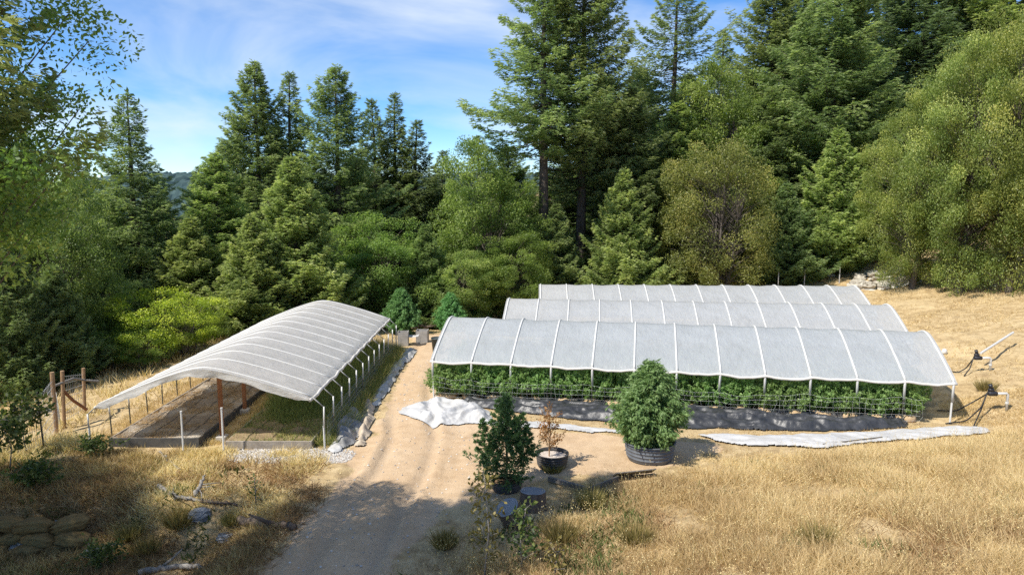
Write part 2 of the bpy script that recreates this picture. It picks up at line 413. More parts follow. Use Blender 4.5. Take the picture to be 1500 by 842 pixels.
gravel([(400, 842), (450, 770), (520, 700), (560, 640), (590, 560), (640, 520), (640, 600), (700, 640), (800, 660), (720, 730), (620, 790), (570, 842)], 1300, 'gravel', 90)
# ================================================================== hoop houses
def sheet_mat(name, col, trans, see, rough=.45):
    t = NT(name); P = t.objco(); n1 = t.noise(1.3, 4, .6, P); n2 = t.noise(4.5, 5, .65, t.n('Mapping', inp={'Vector': P, 'Scale': (1, .35, 1)}).outputs[0])
    c = t.ramp(n1, [(.3, tuple(k * .90 for k in col)), (.65, col)]); c = t.mix(c, tuple(k * q for k, q in zip(col, (.80, .76, .70))), t.ramp(t.noise(2.2, 6, .7, P), [(.56, (0, 0, 0)), (.75, (.5, .5, .5))]))
    nb = t.bump(n2, .8, .07)
    p = t.principled(c, rough, 0, .4, nb); tr = t.n('BsdfTranslucent', inp={'Color': c, 'Normal': nb}).outputs[0]
    ms = t.n('MixShader', inp={0: trans}); t.t.links.new(p, ms.inputs[1]); t.t.links.new(tr, ms.inputs[2])
    tp = t.n('BsdfTransparent', inp={'Color': (.95, .97, 1, 1)}).outputs[0]
    m2 = t.n('MixShader', inp={0: see}); t.t.links.new(ms.outputs[0], m2.inputs[1]); t.t.links.new(tp, m2.inputs[2])
    return t.done(m2.outputs[0])
M_sheet = sheet_mat('clear_sheeting', (.57, .595, .61), .42, .08, .35)
M_sheet_w = sheet_mat('white_sheeting', (.68, .665, .63), .44, .0, .5)
M_pipe = simple_mat('white_pipe', (.62, .62, .60), (.54, .53, .50), 3, .4, .5, .05)
M_pipe_shade = simple_mat('shaded_pipe', (.34, .34, .33), (.24, .235, .22), 3, .5, .4, .05)  # white pipe with the shade below the sheet edge painted in as grey
M_steel = simple_mat('post_steel', (.05, .06, .05), (.10, .09, .07), 8, .6, .4, .1)
M_wood = simple_mat('weathered_board', (.20, .17, .14), (.36, .32, .27), 3, .85, .2, .5, 14)
M_redwood = simple_mat('stained_post', (.22, .085, .035), (.33, .15, .07), 4, .75, .2, .4, 18)
M_fence = simple_mat('fence_post_wood', (.25, .155, .085), (.38, .25, .145), 4, .8, .2, .4, 18)

def arch(s, eL, eR, rd):
    """height over the width, s 0..1; eaves eL, eR; ridge rd"""
    k = np.abs(2 * s - 1); e = np.where(s < .5, eL, eR)
    return e + (rd - e) * (1 - (np.sqrt(k ** 2 + .014) - .118) * 1.0 / .889 * (.80 + .20 * k))
def ridged0(x, y, sd): return 1 - np.abs(2 * vnoise(x, y, sd) - 1)
def hoop_house(name, label, L, W, n, eL, eR, rd, sheet, proud, hem_sag, stake_top, seed, detail_rear=True, pr=.048, ends=.12, shoulder=0.0, pm=None):
    """along +X from 0 to L, across +Y from 0 to W"""
    r = np.random.default_rng(seed); root = thing(name, label, 'hoop house')
    nb = n - 1; nx = nb * 10 + 1
    u = np.linspace(0, 1, nx); s = np.concatenate([np.linspace(0, .1, 8)[:-1], np.linspace(.1, .9, 33), np.linspace(.9, 1, 8)[1:]])
    U, S = np.meshgrid(u, s); bay = (U * nb) % 1.0; bay = np.where(U >= 1, 0, bay)
    Z = arch(S, eL, eR, rd)
    sag = np.sin(bay * PI) ** 1.2
    Z = Z - .045 * sag * np.sin(np.clip(S, .02, .98) * PI) + (fbm(U * L * 1.2, S * W * 2.5, seed, 3) - .5) * .05 * sag
    ed = np.minimum(S, 1 - S)
    cr = ridged0(S * 5 + bay * 1.5, U * nb * 1.3, seed + 31) - .5; Z = Z + .012 * np.sin((S * 7 + bay * 2.2 + 3 * fbm(U * nb * .6, S * 2, seed + 33)) * 6.28) * sag * np.exp(-np.minimum(S, 1 - S) * 4) + .042 * cr * np.clip(sag * 1.5, 0, 1) * np.sin(np.clip(S, .02, .98) * PI)
    Z = Z - hem_sag * np.exp(-ed / .018) * (.4 + .6 * sag) * (.35 + 1.2 * vnoise(np.floor(np.minimum(U, .9999) * nb) * 1.37 + .5, S * 0, seed + 3))
    X = U * (L + 2 * ends) - ends; Y = S * (W + 2 * shoulder) - shoulder
    wob = .05 * (fbm(U * nb * .8, S * 0 + 3, seed + 5) - .5) * np.exp(-ed / .03); Y = Y + np.where(S < .5, -1, 1) * wob
    v, f, us = grid_obj(X, Y, Z)
    MB().add(v, f).build('cover', sheet, root, True)
    for side in (0, 1):                                     # rolled hems at the eaves
        i = 0 if side == 0 else len(s) - 1; m = MB()
        pts = np.stack([X[i], Y[i] + (-.02 if side == 0 else .02), Z[i] - .035], 1)
        rr = .045 + .02 * fbm(u * nb * 1.3, u * 0, seed + 8 + side)
        m.tube(pts, rr, 7); m.build('hem', M_sheet_hem, root, True)
    for k in range(n):
        x = L * k / nb; zb = 0
        st = np.linspace(0, 1, 23); yy = st * (W + 2 * shoulder) - shoulder; zz = arch(st, eL, eR, rd) + proud
        P = np.stack([np.full(23, x), yy, zz], 1)
        m = MB()
        bends = []
        for sd in (0, 1):
            e = eL if sd == 0 else eR; y0 = 0 if sd == 0 else W
            j = r.normal(0, .02, 2)
            bend = [(x, (-shoulder if sd == 0 else W + shoulder), e - .0), (x + j[0] * .3, y0 - (.02 if sd == 0 else -.02), e - .16 - abs(shoulder) * .55), (x + j[0], y0, stake_top)]
            bends.append(bend)
            if pm is None: m.tube(np.array(bend), pr, 7)
        m.tube(P, pr * .9, 7)
        h = m.build('hoop', M_pipe, root, True)
        if pm is not None:
            for bd_ in bends: MB().tube(np.array(bd_[:2]), pr * .7, 6).build('elbow', pm, h, True)
            for bd_ in bends: MB().tube(np.array([np.array(bd_[1]) + (0, 0, .02), bd_[2]]), pr, 7).build('sleeve', M_pipe, h, True)
        for sd in (0, 1):
            y0 = 0 if sd == 0 else W
            full = (k in (0, n - 1))
            q = MB()
            q.tube(np.array([(x, y0 + .01, stake_top + .06), (x + r.normal(0, .02), y0, -.15)]), .024 if not full else .036, 6)
            q.build('ground_stake', M_pipe if full else M_steel, h)
    return root
M_sheet_hem = simple_mat('sheet_hem', (.62, .59, .54), (.50, .47, .43), 2.5, .6, .3, .4, 12)
proto = None
HL = ['clear plastic hoop house with open front showing its green bushes, nearest of three', 'clear plastic hoop house in the middle of three, partly behind the nearest one', 'clear plastic hoop house farthest back of three, right under the tall firs']
for k, (a, b) in enumerate(HOUSES):
    L = np.linalg.norm(b - a); ang = math.atan2(b[1] - a[1], b[0] - a[0])
    if proto is None:
        proto = hoop_house('hoop_house', HL[0], L, WID, 13, EAVE, EAVE, RIDGE, M_sheet, .012, .11, .95, 5)
        L0 = L; o = proto; o.location = (a[0], a[1], 0); o.rotation_euler = (0, 0, ang); o['group'] = 'clear hoop houses side by side'
    else:
        o = dup(proto, (a[0], a[1], 0), ang, (L / L0, 1, 1), HL[k])
# the house on the left: built along X then turned so that its length runs away from the camera
lh = hoop_house('hoop_house', 'opaque white sheet hoop house on the left standing over two raised beds', LY1 - LY0, LX1 - LX0, 13, 1.90, 1.64, 2.92, M_sheet_w, .002, .07, .80, 9, shoulder=-.40, ends=.25, pr=.028, pm=M_pipe_shade)
# local +X -> world +Y, local +Y -> world -X : so place its origin at (LX1, LY0)
lh.location = (LX1, LY0, 0); lh.rotation_euler = (0, 0, PI / 2)
# inside that house: brown centre posts on footings
cp_ = None
for i, (px, py) in enumerate(((326, 646), (359, 606), (397, 578))):
    g = G(px, py); zt = 2.86
    if cp_ is None:
        cp_ = thing('support_post', 'reddish brown timber post under the white sheet, foremost of three in line', 'post', (g[0], g[1], 0), 0, 'timber posts under the ridge of the left hoop house')
        MB().box((0, 0, zt / 2 + .05), (.13, .13, zt - .1), bev=.008).build('shaft', M_redwood, cp_)
        MB().box((0, 0, .09), (.36, .36, .24), bev=.03).build('footing', simple_mat('concrete', (.36, .33, .29), (.45, .42, .37), 9, .9, .2, .5), cp_)
    else:
        dup(cp_, (g[0], g[1], 0), .05 * i, None, ('', 'reddish brown timber post under the white sheet, second back in line', 'reddish brown timber post under the white sheet, last back in line')[i])
# hip stakes at the open end
for (p, q, lab) in (((267, 603), (269, 665), 'thin white stake at the front corner of the left bed'), ((327, 598), (328, 664), 'thin white stake just right of the foremost brown post')):
    g = G(*q); t = at(p[0], p[1], g[1])
    o = thing('white_stake', lab, 'stake', tuple(g), 0, 'white stakes by the raised beds')
    MB().tube(np.array([(0, 0, -.1), (0, 0, t[2] - g[2])]), .032, 7).build('pipe', M_pipe, o)
    MB().tube(np.array([(0, 0, t[2] - g[2] - .01), (0, 0, t[2] - g[2] + .03)]), .04, 7).build('cap', M_pipe, o)

# raised beds
M_bedsoil = simple_mat('bed_soil', (.17, .13, .095), (.32, .265, .20), 2.6, .95, .1, 1., 22, obj=False, c3=(.46, .41, .34), bd=.08)
M_bedgrow = simple_mat('bed_mulch', (.21, .15, .09), (.34, .26, .15), 2.0, .95, .1, .9, 16, obj=False, bd=.06)
M_drip = simple_mat('drip_line', (.012, .012, .012), (.03, .03, .03), 4, .5, .4, .1)
M_darkboard = simple_mat('dark_board', (.05, .05, .05), (.10, .095, .085), 4, .8, .2, .4, 14)
def bed(B, h, lab, soil, boards, lines, seed):
    x0, x1, y0, y1 = B; r = np.random.default_rng(seed)
    o = thing('raised_bed', lab, 'raised bed', ((x0 + x1) / 2, y0, 0)); cx = (x0 + x1) / 2; L = y1 - y0; w = x1 - x0
    MB().box((0, .03, h / 2 - .1), (w, .06, h + .2), bev=.006).build('end_board', boards, o)
    MB().box((0, L - .03, h / 2 - .1), (w, .06, h + .2), bev=.006).build('end_board', boards, o)
    for sg in (-1, 1): MB().box((sg * (w / 2 - .03), L / 2, h / 2 - .1), (.055, L - .13, h + .19), bev=.006).build('side_board', boards if sg > 0 else M_wood, o)
    xs = np.linspace(-w / 2 + .03, w / 2 - .03, 40); ys = np.linspace(.05, L - .05, 160); X, Y = np.meshgrid(xs, ys)
    Z = h - .07 + (fbm(X * 1.5 + seed, Y * 1.5, seed, 4) - .5) * .26 + .03
    v, f, _ = grid_obj(X, Y, Z); MB().add(v, f).build('soil', soil, o, True)
    for k in range(lines):
        xx = -w / 2 + w * (k + .8) / (lines + .6); yl = np.linspace(.1, L - .3, 60); xl = xx + .12 * (fbm(yl * .5, yl * 0 + k, seed) - .5) * 1.6
        zl = h - .025 + (fbm(xl * 1.5 + seed, yl * 1.5, seed, 4) - .5) * .26
        MB().tube(np.stack([xl, yl, zl + .012], 1), .009, 5).build('drip_line', M_drip, o)
    return o
bed(BED1, .34, 'bare raised bed of grey soil and black drip lines, dark boards at its near end', M_bedsoil, M_darkboard, 4, 21)
bed(BED2, .30, 'weedy raised bed with weathered grey board in front, at the right under the white sheet', M_bedgrow, M_wood, 3, 22)
def sow_box(n, B, z, name, mat, field, seed, per=7, width=.02, lean=.7, label=None):
    r = np.random.default_rng(seed); x = r.uniform(B[0], B[1], n); y = r.uniform(B[2], B[3], n); h, c, ti = field(x, y); ok = r.uniform(0, 1, n) < c
    x, y, h, ti = (np.repeat(q[ok], per) for q in (x, y, h, ti)); m = len(x); x = np.clip(x + r.normal(0, .1, m), B[0] + .06, B[1] - .06); y = np.clip(y + r.normal(0, .1, m), B[2] + .1, B[3])
    d = unit(np.stack([r.normal(0, lean, m), r.normal(0, lean, m), np.ones(m)], 1))
    v, f = quads_diamond(np.stack([x, y, np.full(m, z)], 1), d, spin(d, r), h * r.uniform(.5, 1.4, m), width, .35)
    return tag(MB().add(v, f, np.repeat(np.clip(ti + r.normal(0, .2, m), 0, 1), 4)).build(name, mat), kind='stuff')
def bedf(x, y): return .16 + .62 * sst(25, 31, y), np.clip(.25 + 1.5 * sst(24.5, 29, y) * sst(-10, -8.4, x) + 1.2 * (fbm(x, y, 63) - .5), 0, 1), .30 + .5 * fbm(x * .7, y * .7, 64) + .3 * sst(28, 24, y)
sow_box(9000, BED2, .22, 'green_weeds', leaf_mat('bed_weeds', (.08, .12, .035), (.19, .24, .075), (.40, .37, .15), .3, .6, .1), bedf, 71)
def sidef(x, y): return .30 + .6 * fbm(x, y * .7, 69), .35 + .65 * (fbm(x * 2, y * 1.2, 65) > .5), .35 + .5 * fbm(x, y * .8, 66)
sow_box(4200, (-6.95, -6.1, 24.2, 39.5), -.03, 'green_weeds', leaf_mat('edge_weeds', (.10, .12, .04), (.22, .26, .08), (.5, .38, .18), .3, .6, .1), sidef, 72, width=.018)
def aislef(x, y): return np.full_like(x, .22), .15 + .75 * (fbm(x * 2, y * 1.2, 67) > .48), .45 + .4 * fbm(x, y, 68)
sow_box(2200, (-10.95, -9.95, 24.4, 39), -.03, 'dry_grass', M_grass, aislef, 73, width=.016)
sow_box(2200, (-15.3, -14.1, 23.5, 40), -.03, 'dry_grass', M_grass, aislef, 74, width=.016)

def littf(x, y): return np.full_like(x, .16), .25 + .75 * (fbm(x * 1.3, y * .8, 75) > .5), .55 + .4 * fbm(x, y, 76)
sow_box(2600, BED1, .30, 'dry_grass', M_brush, littf, 77, per=8, width=.012, lean=3.)
# flap of sheet hanging at the near end of the left house
def valance(x, seed, drop):
    W = LX1 - LX0; s = np.linspace(0.0, 1, 90); t = np.linspace(0, 1, 6); S, T = np.meshgrid(s, t)
    Y = .42 + S * (W - .84); Z = arch(S, 1.90, 1.64, 2.92) - T * drop * (.35 + 1.0 * fbm(S * 6, S * 0, seed, 3)) * np.clip(np.minimum(S, 1 - S) * 12 + .25, 0, 1)
    X = x + (fbm(S * 9, T * .8, seed + 2, 3) - .5) * .25 * T
    v, f, _ = grid_obj(X, Y, Z); return MB().add(v, f)
valance(-.25, 3, .40).build('end_flap', M_sheet_w, lh, True)
valance(LY1 - LY0 + .25, 4, .5).build('end_flap', M_sheet_w, lh, True)

# ================================================================== loose sheets on the ground
def plastic_mat(name, c1, c2, rough, spec=.5):
    t = NT(name); P = t.pos(); n = t.noise(2.5, 5, .6, P); n2 = t.noise(11, 5, .65, P, .6)
    return t.done(t.principled(t.ramp(n, [(.35, c1), (.65, c2)]), rough, 0, spec, t.bump(n2, .35, .04)))
M_blackpl = plastic_mat('black_plastic', (.018, .019, .02), (.05, .051, .054), .42, .6)
M_whitepl = plastic_mat('white_plastic', (.40, .39, .37), (.50, .495, .485), .5, .35)
M_greypl = plastic_mat('grey_plastic', (.14, .14, .14), (.34, .33, .31), .5, .4)
M_tanpl = plastic_mat('dusty_cloth', (.32, .26, .19), (.52, .44, .34), .8, .2)
def ridged(x, y, seed, o=3):
    s = 0; a = .5
    for k in range(o): s = s + a * (1 - np.abs(2 * vnoise(x * 2 ** k + 5 * k, y * 2 ** k, seed + k) - 1)); a *= .5
    return s
def cloth(name, label, cat, poly, mat, amp, freq=(1., 1.), lift=.03, res=.06, seed=0, edge=.35, ang=0., group=None, world=False):
    W = np.array(poly, float) if world else np.array([G(*p)[:2] for p in poly]); lo = W.min(0); hi = W.max(0)
    xs = np.arange(lo[0] - .1, hi[0] + .1, res); ys = np.arange(lo[1] - .1, hi[1] + .1, res); X, Y = np.meshgrid(xs, ys)
    sd = poly_sd(W, X, Y) + (fbm(X * 1.8, Y * 1.8, seed + 20) - .5) * .35
    c, s = math.cos(ang), math.sin(ang); A = X * c + Y * s; B = -X * s + Y * c
    wx = A + .9 * fbm(X * .9, Y * .9, seed + 9); wy = B + .9 * fbm(X * .9, Y * .9, seed + 11)
    Z = terrain(X, Y) + lift + amp * sst(0, edge, sd) * (ridged(wx * freq[0], wy * freq[1], seed) * 1.1 - .25 + .5 * (fbm(wx * freq[0] * .4, wy * freq[1] * .4, seed + 4) - .4)) + .10 * amp * sst(0, edge * .6, sd) * (ridged(wx * freq[0] * 2.3 + wy, wy * freq[1] * 2.0, seed + 40, 2) - .5)
    Z = np.maximum(Z, terrain(X, Y) + .012)
    m = sd > 0; fm = m[:-1, :-1] & m[1:, 1:] & m[1:, :-1] & m[:-1, 1:]
    v, f, _ = grid_obj(X, Y, Z, fm); o = MB().add(v, f).build(name, mat, smooth=True)
    return tag(o, label, cat, group)
cloth('tarp', 'crumpled white tarp heaped on the dirt by the front house left corner', 'tarp', [(584, 604), (597, 597), (628, 588), (660, 589), (692, 594), (718, 606), (722, 622), (690, 622), (655, 623), (632, 629), (612, 616), (598, 612)], M_whitepl, .62, (.42, 1.5), .05, .03, 3, .55, .6)
a, b = HOUSES[0]; u0 = (b - a) / np.linalg.norm(b - a); v0 = np.array([-u0[1], u0[0]])
def hp(s, w): q = a + u0 * s + v0 * w; return (q[0], q[1])
cloth('plastic_sheet', 'black wrinkled plastic sheet along the foot of the front clear hoop house', 'plastic sheet', [hp(1.5, .05), hp(19.0, .05), hp(18.8, -.6), hp(15.5, -1.7), hp(11, -2.1), hp(8, -2.0), hp(5, -1.6), hp(2.4, -1.1), hp(1.2, -.5)], M_blackpl, .48, (.5, 2.6), .05, .04, 5, .3, math.atan2(u0[1], u0[0]), world=True)
cloth('tarp', 'long flat white tarp strip reaching past the right end of the front house', 'tarp', [(1018, 638), (1060, 638), (1105, 640), (1180, 638), (1260, 635), (1330, 631), (1400, 626), (1446, 628), (1451, 635), (1400, 640), (1300, 648), (1220, 656), (1200, 660), (1150, 656), (1090, 655), (1050, 648)], M_whitepl, .13, (.5, 2.8), .07, .05, 7, .2, -.1)
cloth('tarp', 'thin white tarp edge showing below the black plastic sheet by the dead potted plant', 'tarp', [(716, 618), (760, 617), (800, 619), (860, 627), (925, 633), (930, 637), (860, 634), (800, 629), (745, 627), (715, 625)], M_whitepl, .07, (1, 2.5), .05, .05, 8, .15, -.1)
cloth('tarp', 'grey rumpled tarp heap beside the near right corner of the white sheet hoop house', 'tarp', [(486, 655), (484, 632), (500, 612), (520, 604), (536, 610), (534, 632), (524, 650), (505, 658)], M_greypl, .62, (1.3, 1.6), .05, .05, 13, .4, .9)
cloth('cloth_bundle', 'dusty tan cloth bundle next to the grey tarp heap', 'cloth', [(520, 655), (524, 632), (530, 600), (541, 588), (551, 594), (548, 622), (541, 640), (531, 656)], M_tanpl, .62, (1.6, 2.2), .05, .05, 15, .35, .3)
cloth('tarp', 'long grey tarp strip lying along the right side of the white sheet hoop house', 'tarp', [(536, 600), (548, 575), (562, 553), (577, 530), (592, 514), (608, 511), (611, 519), (600, 529), (588, 543), (577, 562), (563, 584), (551, 600)], plastic_mat('pale_plastic', (.30, .29, .27), (.52, .51, .49), .5), .26, (1.5, 1.1), .05, .06, 17, .3, 1.5)
cloth('tarp', 'small white scrap of sheeting at the foot of the grey tarp heap', 'tarp', [(481, 661), (484, 651), (497, 650), (502, 655), (498, 663), (488, 665)], M_whitepl, .16, (2, 2), .05, .04, 19, .15)
M_edge = simple_mat('grey_edging', (.10, .10, .10), (.18, .17, .16), 3, .8, .2, .4)
o = thing('edging_board', 'long grey edging board between the black sheet and the green bushes', 'board', (*hp(2.2, .22), 0), math.atan2(u0[1], u0[0]))
MB().box((8.2, 0, .10), (16.4, .05, .26), bev=.006).build('board', M_edge, o)

# ================================================================== trellis net
m = MB(); r = np.random.default_rng(31); Lh = np.linalg.norm(b - a)
def sagz(x): return 1.0 + .04 * np.cos(x * 2 * PI / 1.68) + .30 * (fbm(x * .45, x * 0, 77) - .5)
xs = np.linspace(.05, Lh - 1.2, 120)
for k in range(5):
    z = .22 + (sagz(xs) - .22) * k / 4; m.tube(np.stack([xs, -.34 + .03 * fbm(xs, xs * 0 + k, 78), z + (fbm(xs * .8, xs * 0 + k * 3, 79) - .5) * .10], 1), .0021, 3)
for x in np.arange(.1, Lh - 1.2, .21):
    zt = float(sagz(np.array([x]))[0]); q = r.normal(0, .04, 3) + .14 * math.sin(x * 1.1)
    m.tube(np.array([(x, -.3, .1), (x + q[0], -.34, zt * .4), (x + q[1], -.34, zt * .7), (x + q[2], -.32, zt)]), .0018, 3)
tag(m.build('trellis_net', simple_mat('net_white', (.75, .75, .73), (.65, .65, .63), 5, .6), loc=(a[0], a[1], 0)), 'white plant netting stretched along the front of the nearest clear hoop house', 'net').rotation_euler = (0, 0, math.atan2(u0[1], u0[0]))

# ================================================================== solids
def blob(seed, rx, ry, rz_, amp=.25, freq=1.3, flat=.0, nu=26, nv=16, power=1.0):
    th = np.linspace(0, 2 * PI, nu + 1)[:-1]; ph = np.linspace(-PI / 2, PI / 2, nv); T, Pp = np.meshgrid(th, ph)
    def sp(c): return np.sign(c) * np.abs(c) ** power
    x = sp(np.cos(Pp)) * sp(np.cos(T)); y = sp(np.cos(Pp)) * sp(np.sin(T)); z = sp(np.sin(Pp))
    n = 1 + amp * (fbm(x * freq + 7 * z + seed, y * freq + 3.1 * z, seed, 4) - .5) * 2
    V = np.stack([x * rx * n, y * ry * n, z * rz_ * n], -1); V[..., 2] = np.maximum(V[..., 2], -rz_ * (1 - flat))
    i = np.arange(nv - 1)[:, None] * nu; j = np.arange(nu)[None]; k = (j + 1) % nu
    f = np.stack([i + j, i + k, i + nu + k, i + nu + j], -1).reshape(-1, 4)
    return V.reshape(-1, 3), f
M_rock = simple_mat('rock', (.30, .27, .22), (.52, .48, .40), 3, .9, .2, .8, 14, c3=(.60, .56, .48), bd=.05)
M_rockd = simple_mat('grey_rock', (.14, .15, .16), (.28, .29, .30), 4, .85, .2, .8, 16, bd=.05)
BL = [('pale boulder', 1258, 424, 1.15, .8), ('pale boulder', 1278, 424, .9, .65), ('pale boulder', 1296, 423, .9, .6), ('large tilted pale boulder', 1291, 412, 1.25, .9), ('flat pale boulder', 1280, 404, 1.2, .45), ('grey boulder', 1312, 421, .8, .8), ('pale boulder', 1325, 419, .9, .75),
      ('dark pitted boulder', 1318, 401, 1.1, .6), ('pale boulder', 1334, 408, 1.0, .7), ('pale boulder', 1262, 411, .9, .6), ('flat pale boulder', 1245, 428, .8, .4), ('pale boulder', 1344, 415, .8, .5), ('small pale boulder', 1303, 410, .6, .5), ('small pale boulder', 1216, 405, .8, .35)]
for k, (nm, px, py, w, h) in enumerate(BL):
    g = G(px, py); v, f = blob(100 + k, w * .62, w * .5, h * .6, .55, .9, .35, power=.75)
    tag(MB().add(v @ rot(0, 0, k * 1.1).T, f).build('boulder', M_rock, loc=(g[0], g[1] + .3, g[2] + h * .2)), 'pale weathered boulder in the heap at the forest edge behind the clear hoop houses', 'rock', 'boulders in the heap at the forest edge')
for (px, py, w, lab) in ((293, 757, .30, 'grey stone on the shaded bank between two fallen branches'), (88, 775, .28, 'small grey stone lying in front of the sack wall'), (38, 806, .34, 'mossy stone in the weeds at the bottom left corner'), (140, 812, .22, 'half buried stone in the shaded weeds below the sack wall'), (330, 790, .22, 'stone at the edge of the shaded dirt track')):
    g = G(px, py); v, f = blob(px, w, w * .75, w * .6, .4, 1., .3, power=.8); tag(MB().add(v, f).build('stone', M_rockd, loc=(g[0], g[1], g[2] + w * .2)), lab, 'rock')

# sacks stacked as a low wall
M_sack = simple_mat('burlap', (.13, .085, .035), (.24, .165, .07), 3, .95, .1, .8, 60, c3=(.16, .13, .06), bd=.02)
SX = []
for row, (c0, c1) in enumerate(((0, 5), (0, 4), (0, 4))):
    for c in range(c0, c1):
        SX.append((-15.3 + .92 * c + .45 * (row % 2) + rng.normal(0, .08), 18.75 + row * .22 + .10 * math.sin(c * 2.1) + rng.normal(0, .05), -1.12 + row * .29 + rng.normal(0, .03)))
for k, (x, y, z) in enumerate(SX):
    v, f = blob(300 + k, .50, .30, .185, .30, 1.6, .1, 34, 18, .78)
    v[:, 2] -= .06 * (v[:, 0] / .5) ** 2
    o = MB().add(v, f).build('sack', M_sack, smooth=True, loc=(x, y, z + .12)); o.rotation_euler = (rng.normal(0, .10), rng.normal(0, .12), rng.normal(0, .2))
    tag(o, 'brown burlap sack filled with soil in the low wall at the lower left', 'sack', 'sacks stacked as a low wall')

# stump and cut log
M_bark = bark_mat('bark', (.075, .055, .042), (.19, .145, .11))
M_barkg = bark_mat('grey_bark', (.16, .145, .125), (.32, .295, .26))
def cutwood():
    t = NT('cut_wood'); P = t.objco(); w = t.n('TexWave', wave_type='RINGS', rings_direction='Z', inp={'Vector': P, 'Scale': 6., 'Distortion': 2.5, 'Detail': 3.}).outputs['Fac']
    n = t.noise(5, 5, .6, P); c = t.ramp(w, [(.0, (.15, .16, .17)), (1., (.27, .275, .28))]); c = t.mix(c, (.10, .10, .10), t.ramp(n, [(.5, (0, 0, 0)), (.72, (.8, .8, .8))]))
    return t.done(t.principled(c, .85, 0, .2, t.bump(n, .5, .03)))
M_cut = cutwood()
def log(name, lab, cat, base, tip, r0, r1, seed):
    base = np.asarray(base, float); tip = np.asarray(tip, float); d = tip - base; L = np.linalg.norm(d)
    root = thing(name, lab, cat, tuple(base)); q = root
    import mathutils
    q.rotation_mode = 'QUATERNION'; q.rotation_quaternion = mathutils.Vector((0, 0, 1)).rotation_difference(mathutils.Vector(tuple(d / L)))
    n = 28; th = np.arange(n) * 2 * PI / n; prof = 1 + .10 * (fbm(np.cos(th) * 2 + seed, np.sin(th) * 2, seed) - .5) * 2
    zs = np.array([-.15, 0, .1, .25, .5, .75, 1.0]) * L; rad = np.interp(zs, [0, L * .3, L], [r0, (r0 + r1 * 2) / 3, r1])
    V = np.concatenate([np.stack([np.cos(th) * prof * a, np.sin(th) * prof * a, np.full(n, z)], 1) for z, a in zip(zs, rad)])
    i = np.arange(len(zs) - 1)[:, None] * n; j = np.arange(n)[None]; k = (j + 1) % n
    f = np.stack([i + j, i + k, i + n + k, i + n + j], -1).reshape(-1, 4)
    MB().add(V, f).build('bark', M_bark, root, True)
    rr = np.array([1.0, .93, .6, .3]); C = np.concatenate([np.stack([np.cos(th) * prof * r1 * a, np.sin(th) * prof * r1 * a, np.full(n, L + .006 + .02 * (a < 1))], 1) for a in rr] + [np.array([[0, 0, L + .026]])])
    i = np.arange(3)[:, None] * n; f = np.stack([i + j, i + k, i + n + k, i + n + j], -1).reshape(-1, 4)
    tri = np.stack([3 * n + np.arange(n), 3 * n + (np.arange(n) + 1) % n, np.full(n, 4 * n)], 1)
    MB().add(C, [f, tri]).build('cut_face', M_cut, root, True)
    return root
g = G(779, 748); log('stump', 'grey topped tree stump beside the potted dark green plant', 'stump', g, g + np.array([.02, .05, .56]), .43, .35, 1)
g = G(752, 772); log('cut_log', 'short cut log leaning against the stump with its sawn face tilted up', 'log', g + np.array([.1, .1, 0]), g + np.array([-.17, -.17, .62]), .36, .31, 2)

# fallen grey branches
def branch(name, lab, pts, r0, r1, twigs, seed, mat=M_barkg, lift=.06, cat='branch'):
    r = np.random.default_rng(seed); W = np.array([G(*p) for p in pts]); W[:, 2] += lift
    t = np.linspace(0, 1, 16); P = np.stack([np.interp(t, np.linspace(0, 1, len(W)), W[:, i]) for i in range(3)], 1); P += r.normal(0, .025, P.shape)
    m = MB(); m.tube(P - P[0], np.linspace(r0, r1, 16), 8)
    for k in range(twigs):
        i = r.integers(4, 14); d = unit(r.normal(size=3) * (1, 1, .4) + (0, 0, .25)); L = r.uniform(.3, .9)
        q = P[i] - P[0]; m.tube(np.array([q, q + d * L * .5 + r.normal(0, .03, 3), q + d * L]), np.array([r1 * .8, r1 * .6, r1 * .25]), 6)
    tag(m.build(name, mat, smooth=True, loc=tuple(P[0])), lab, cat)
branch('fallen_branch', 'pale grey fallen branch on the shaded bank, nearest to the left bed', [(232, 716), (258, 731), (300, 736)], .09, .04, 5, 1)
branch('fallen_branch', 'forked grey branch standing out of the bank above the dark log', [(288, 733), (296, 716), (300, 705)], .07, .025, 3, 2, lift=.18)
branch('fallen_branch', 'thin dark fallen branch running to the right on the shaded bank', [(293, 735), (330, 741), (350, 744)], .06, .03, 5, 3, M_bark)
branch('fallen_log', 'dark log lying beside the dirt track', [(352, 766), (395, 772), (434, 776)], .12, .09, 1, 4, M_bark, .08, 'log')
branch('fallen_branch', 'bleached branch at the bottom edge of the photo left of the dirt track', [(205, 842), (262, 832), (302, 834)], .10, .05, 4, 5)
branch('fallen_branch', 'thin fallen branch near the front edge of the left bed', [(232, 664), (262, 690)], .035, .02, 1, 6)

# boards of the broken frame right of the stump
M_oldboard = simple_mat('old_board', (.10, .09, .075), (.20, .18, .155), 3, .85, .2, .5, 16)
def plank(name, lab, p, q, w, th, lift, tilt=0., mat=M_oldboard):
    A = G(*p); B = G(*q); d = B - A; L = np.linalg.norm(d); o = thing(name, lab, 'board', tuple(A + np.array([0, 0, lift])), math.atan2(d[1], d[0]))
    MB().box((L / 2, 0, 0), (L, th, w), rx=tilt, ry=-math.asin(d[2] / L), bev=.006).build('board', mat, o); return o
plank('plank', 'weathered plank lying just right of the stump, left half of the broken frame', (803, 706), (860, 722), .14, .10, .06)
plank('plank', 'dark plank on edge running from the weathered plank to the flat panel', (861, 724), (906, 706), .26, .05, .10)
plank('panel', 'dark flat panel in the grass in front of the largest potted plant', (900, 703), (958, 697), .48, .035, .20, 1.0)
plank('plank', 'thin brown plank on the white tarp strip at the right', (1205, 656), (1292, 645), .10, .04, .10)

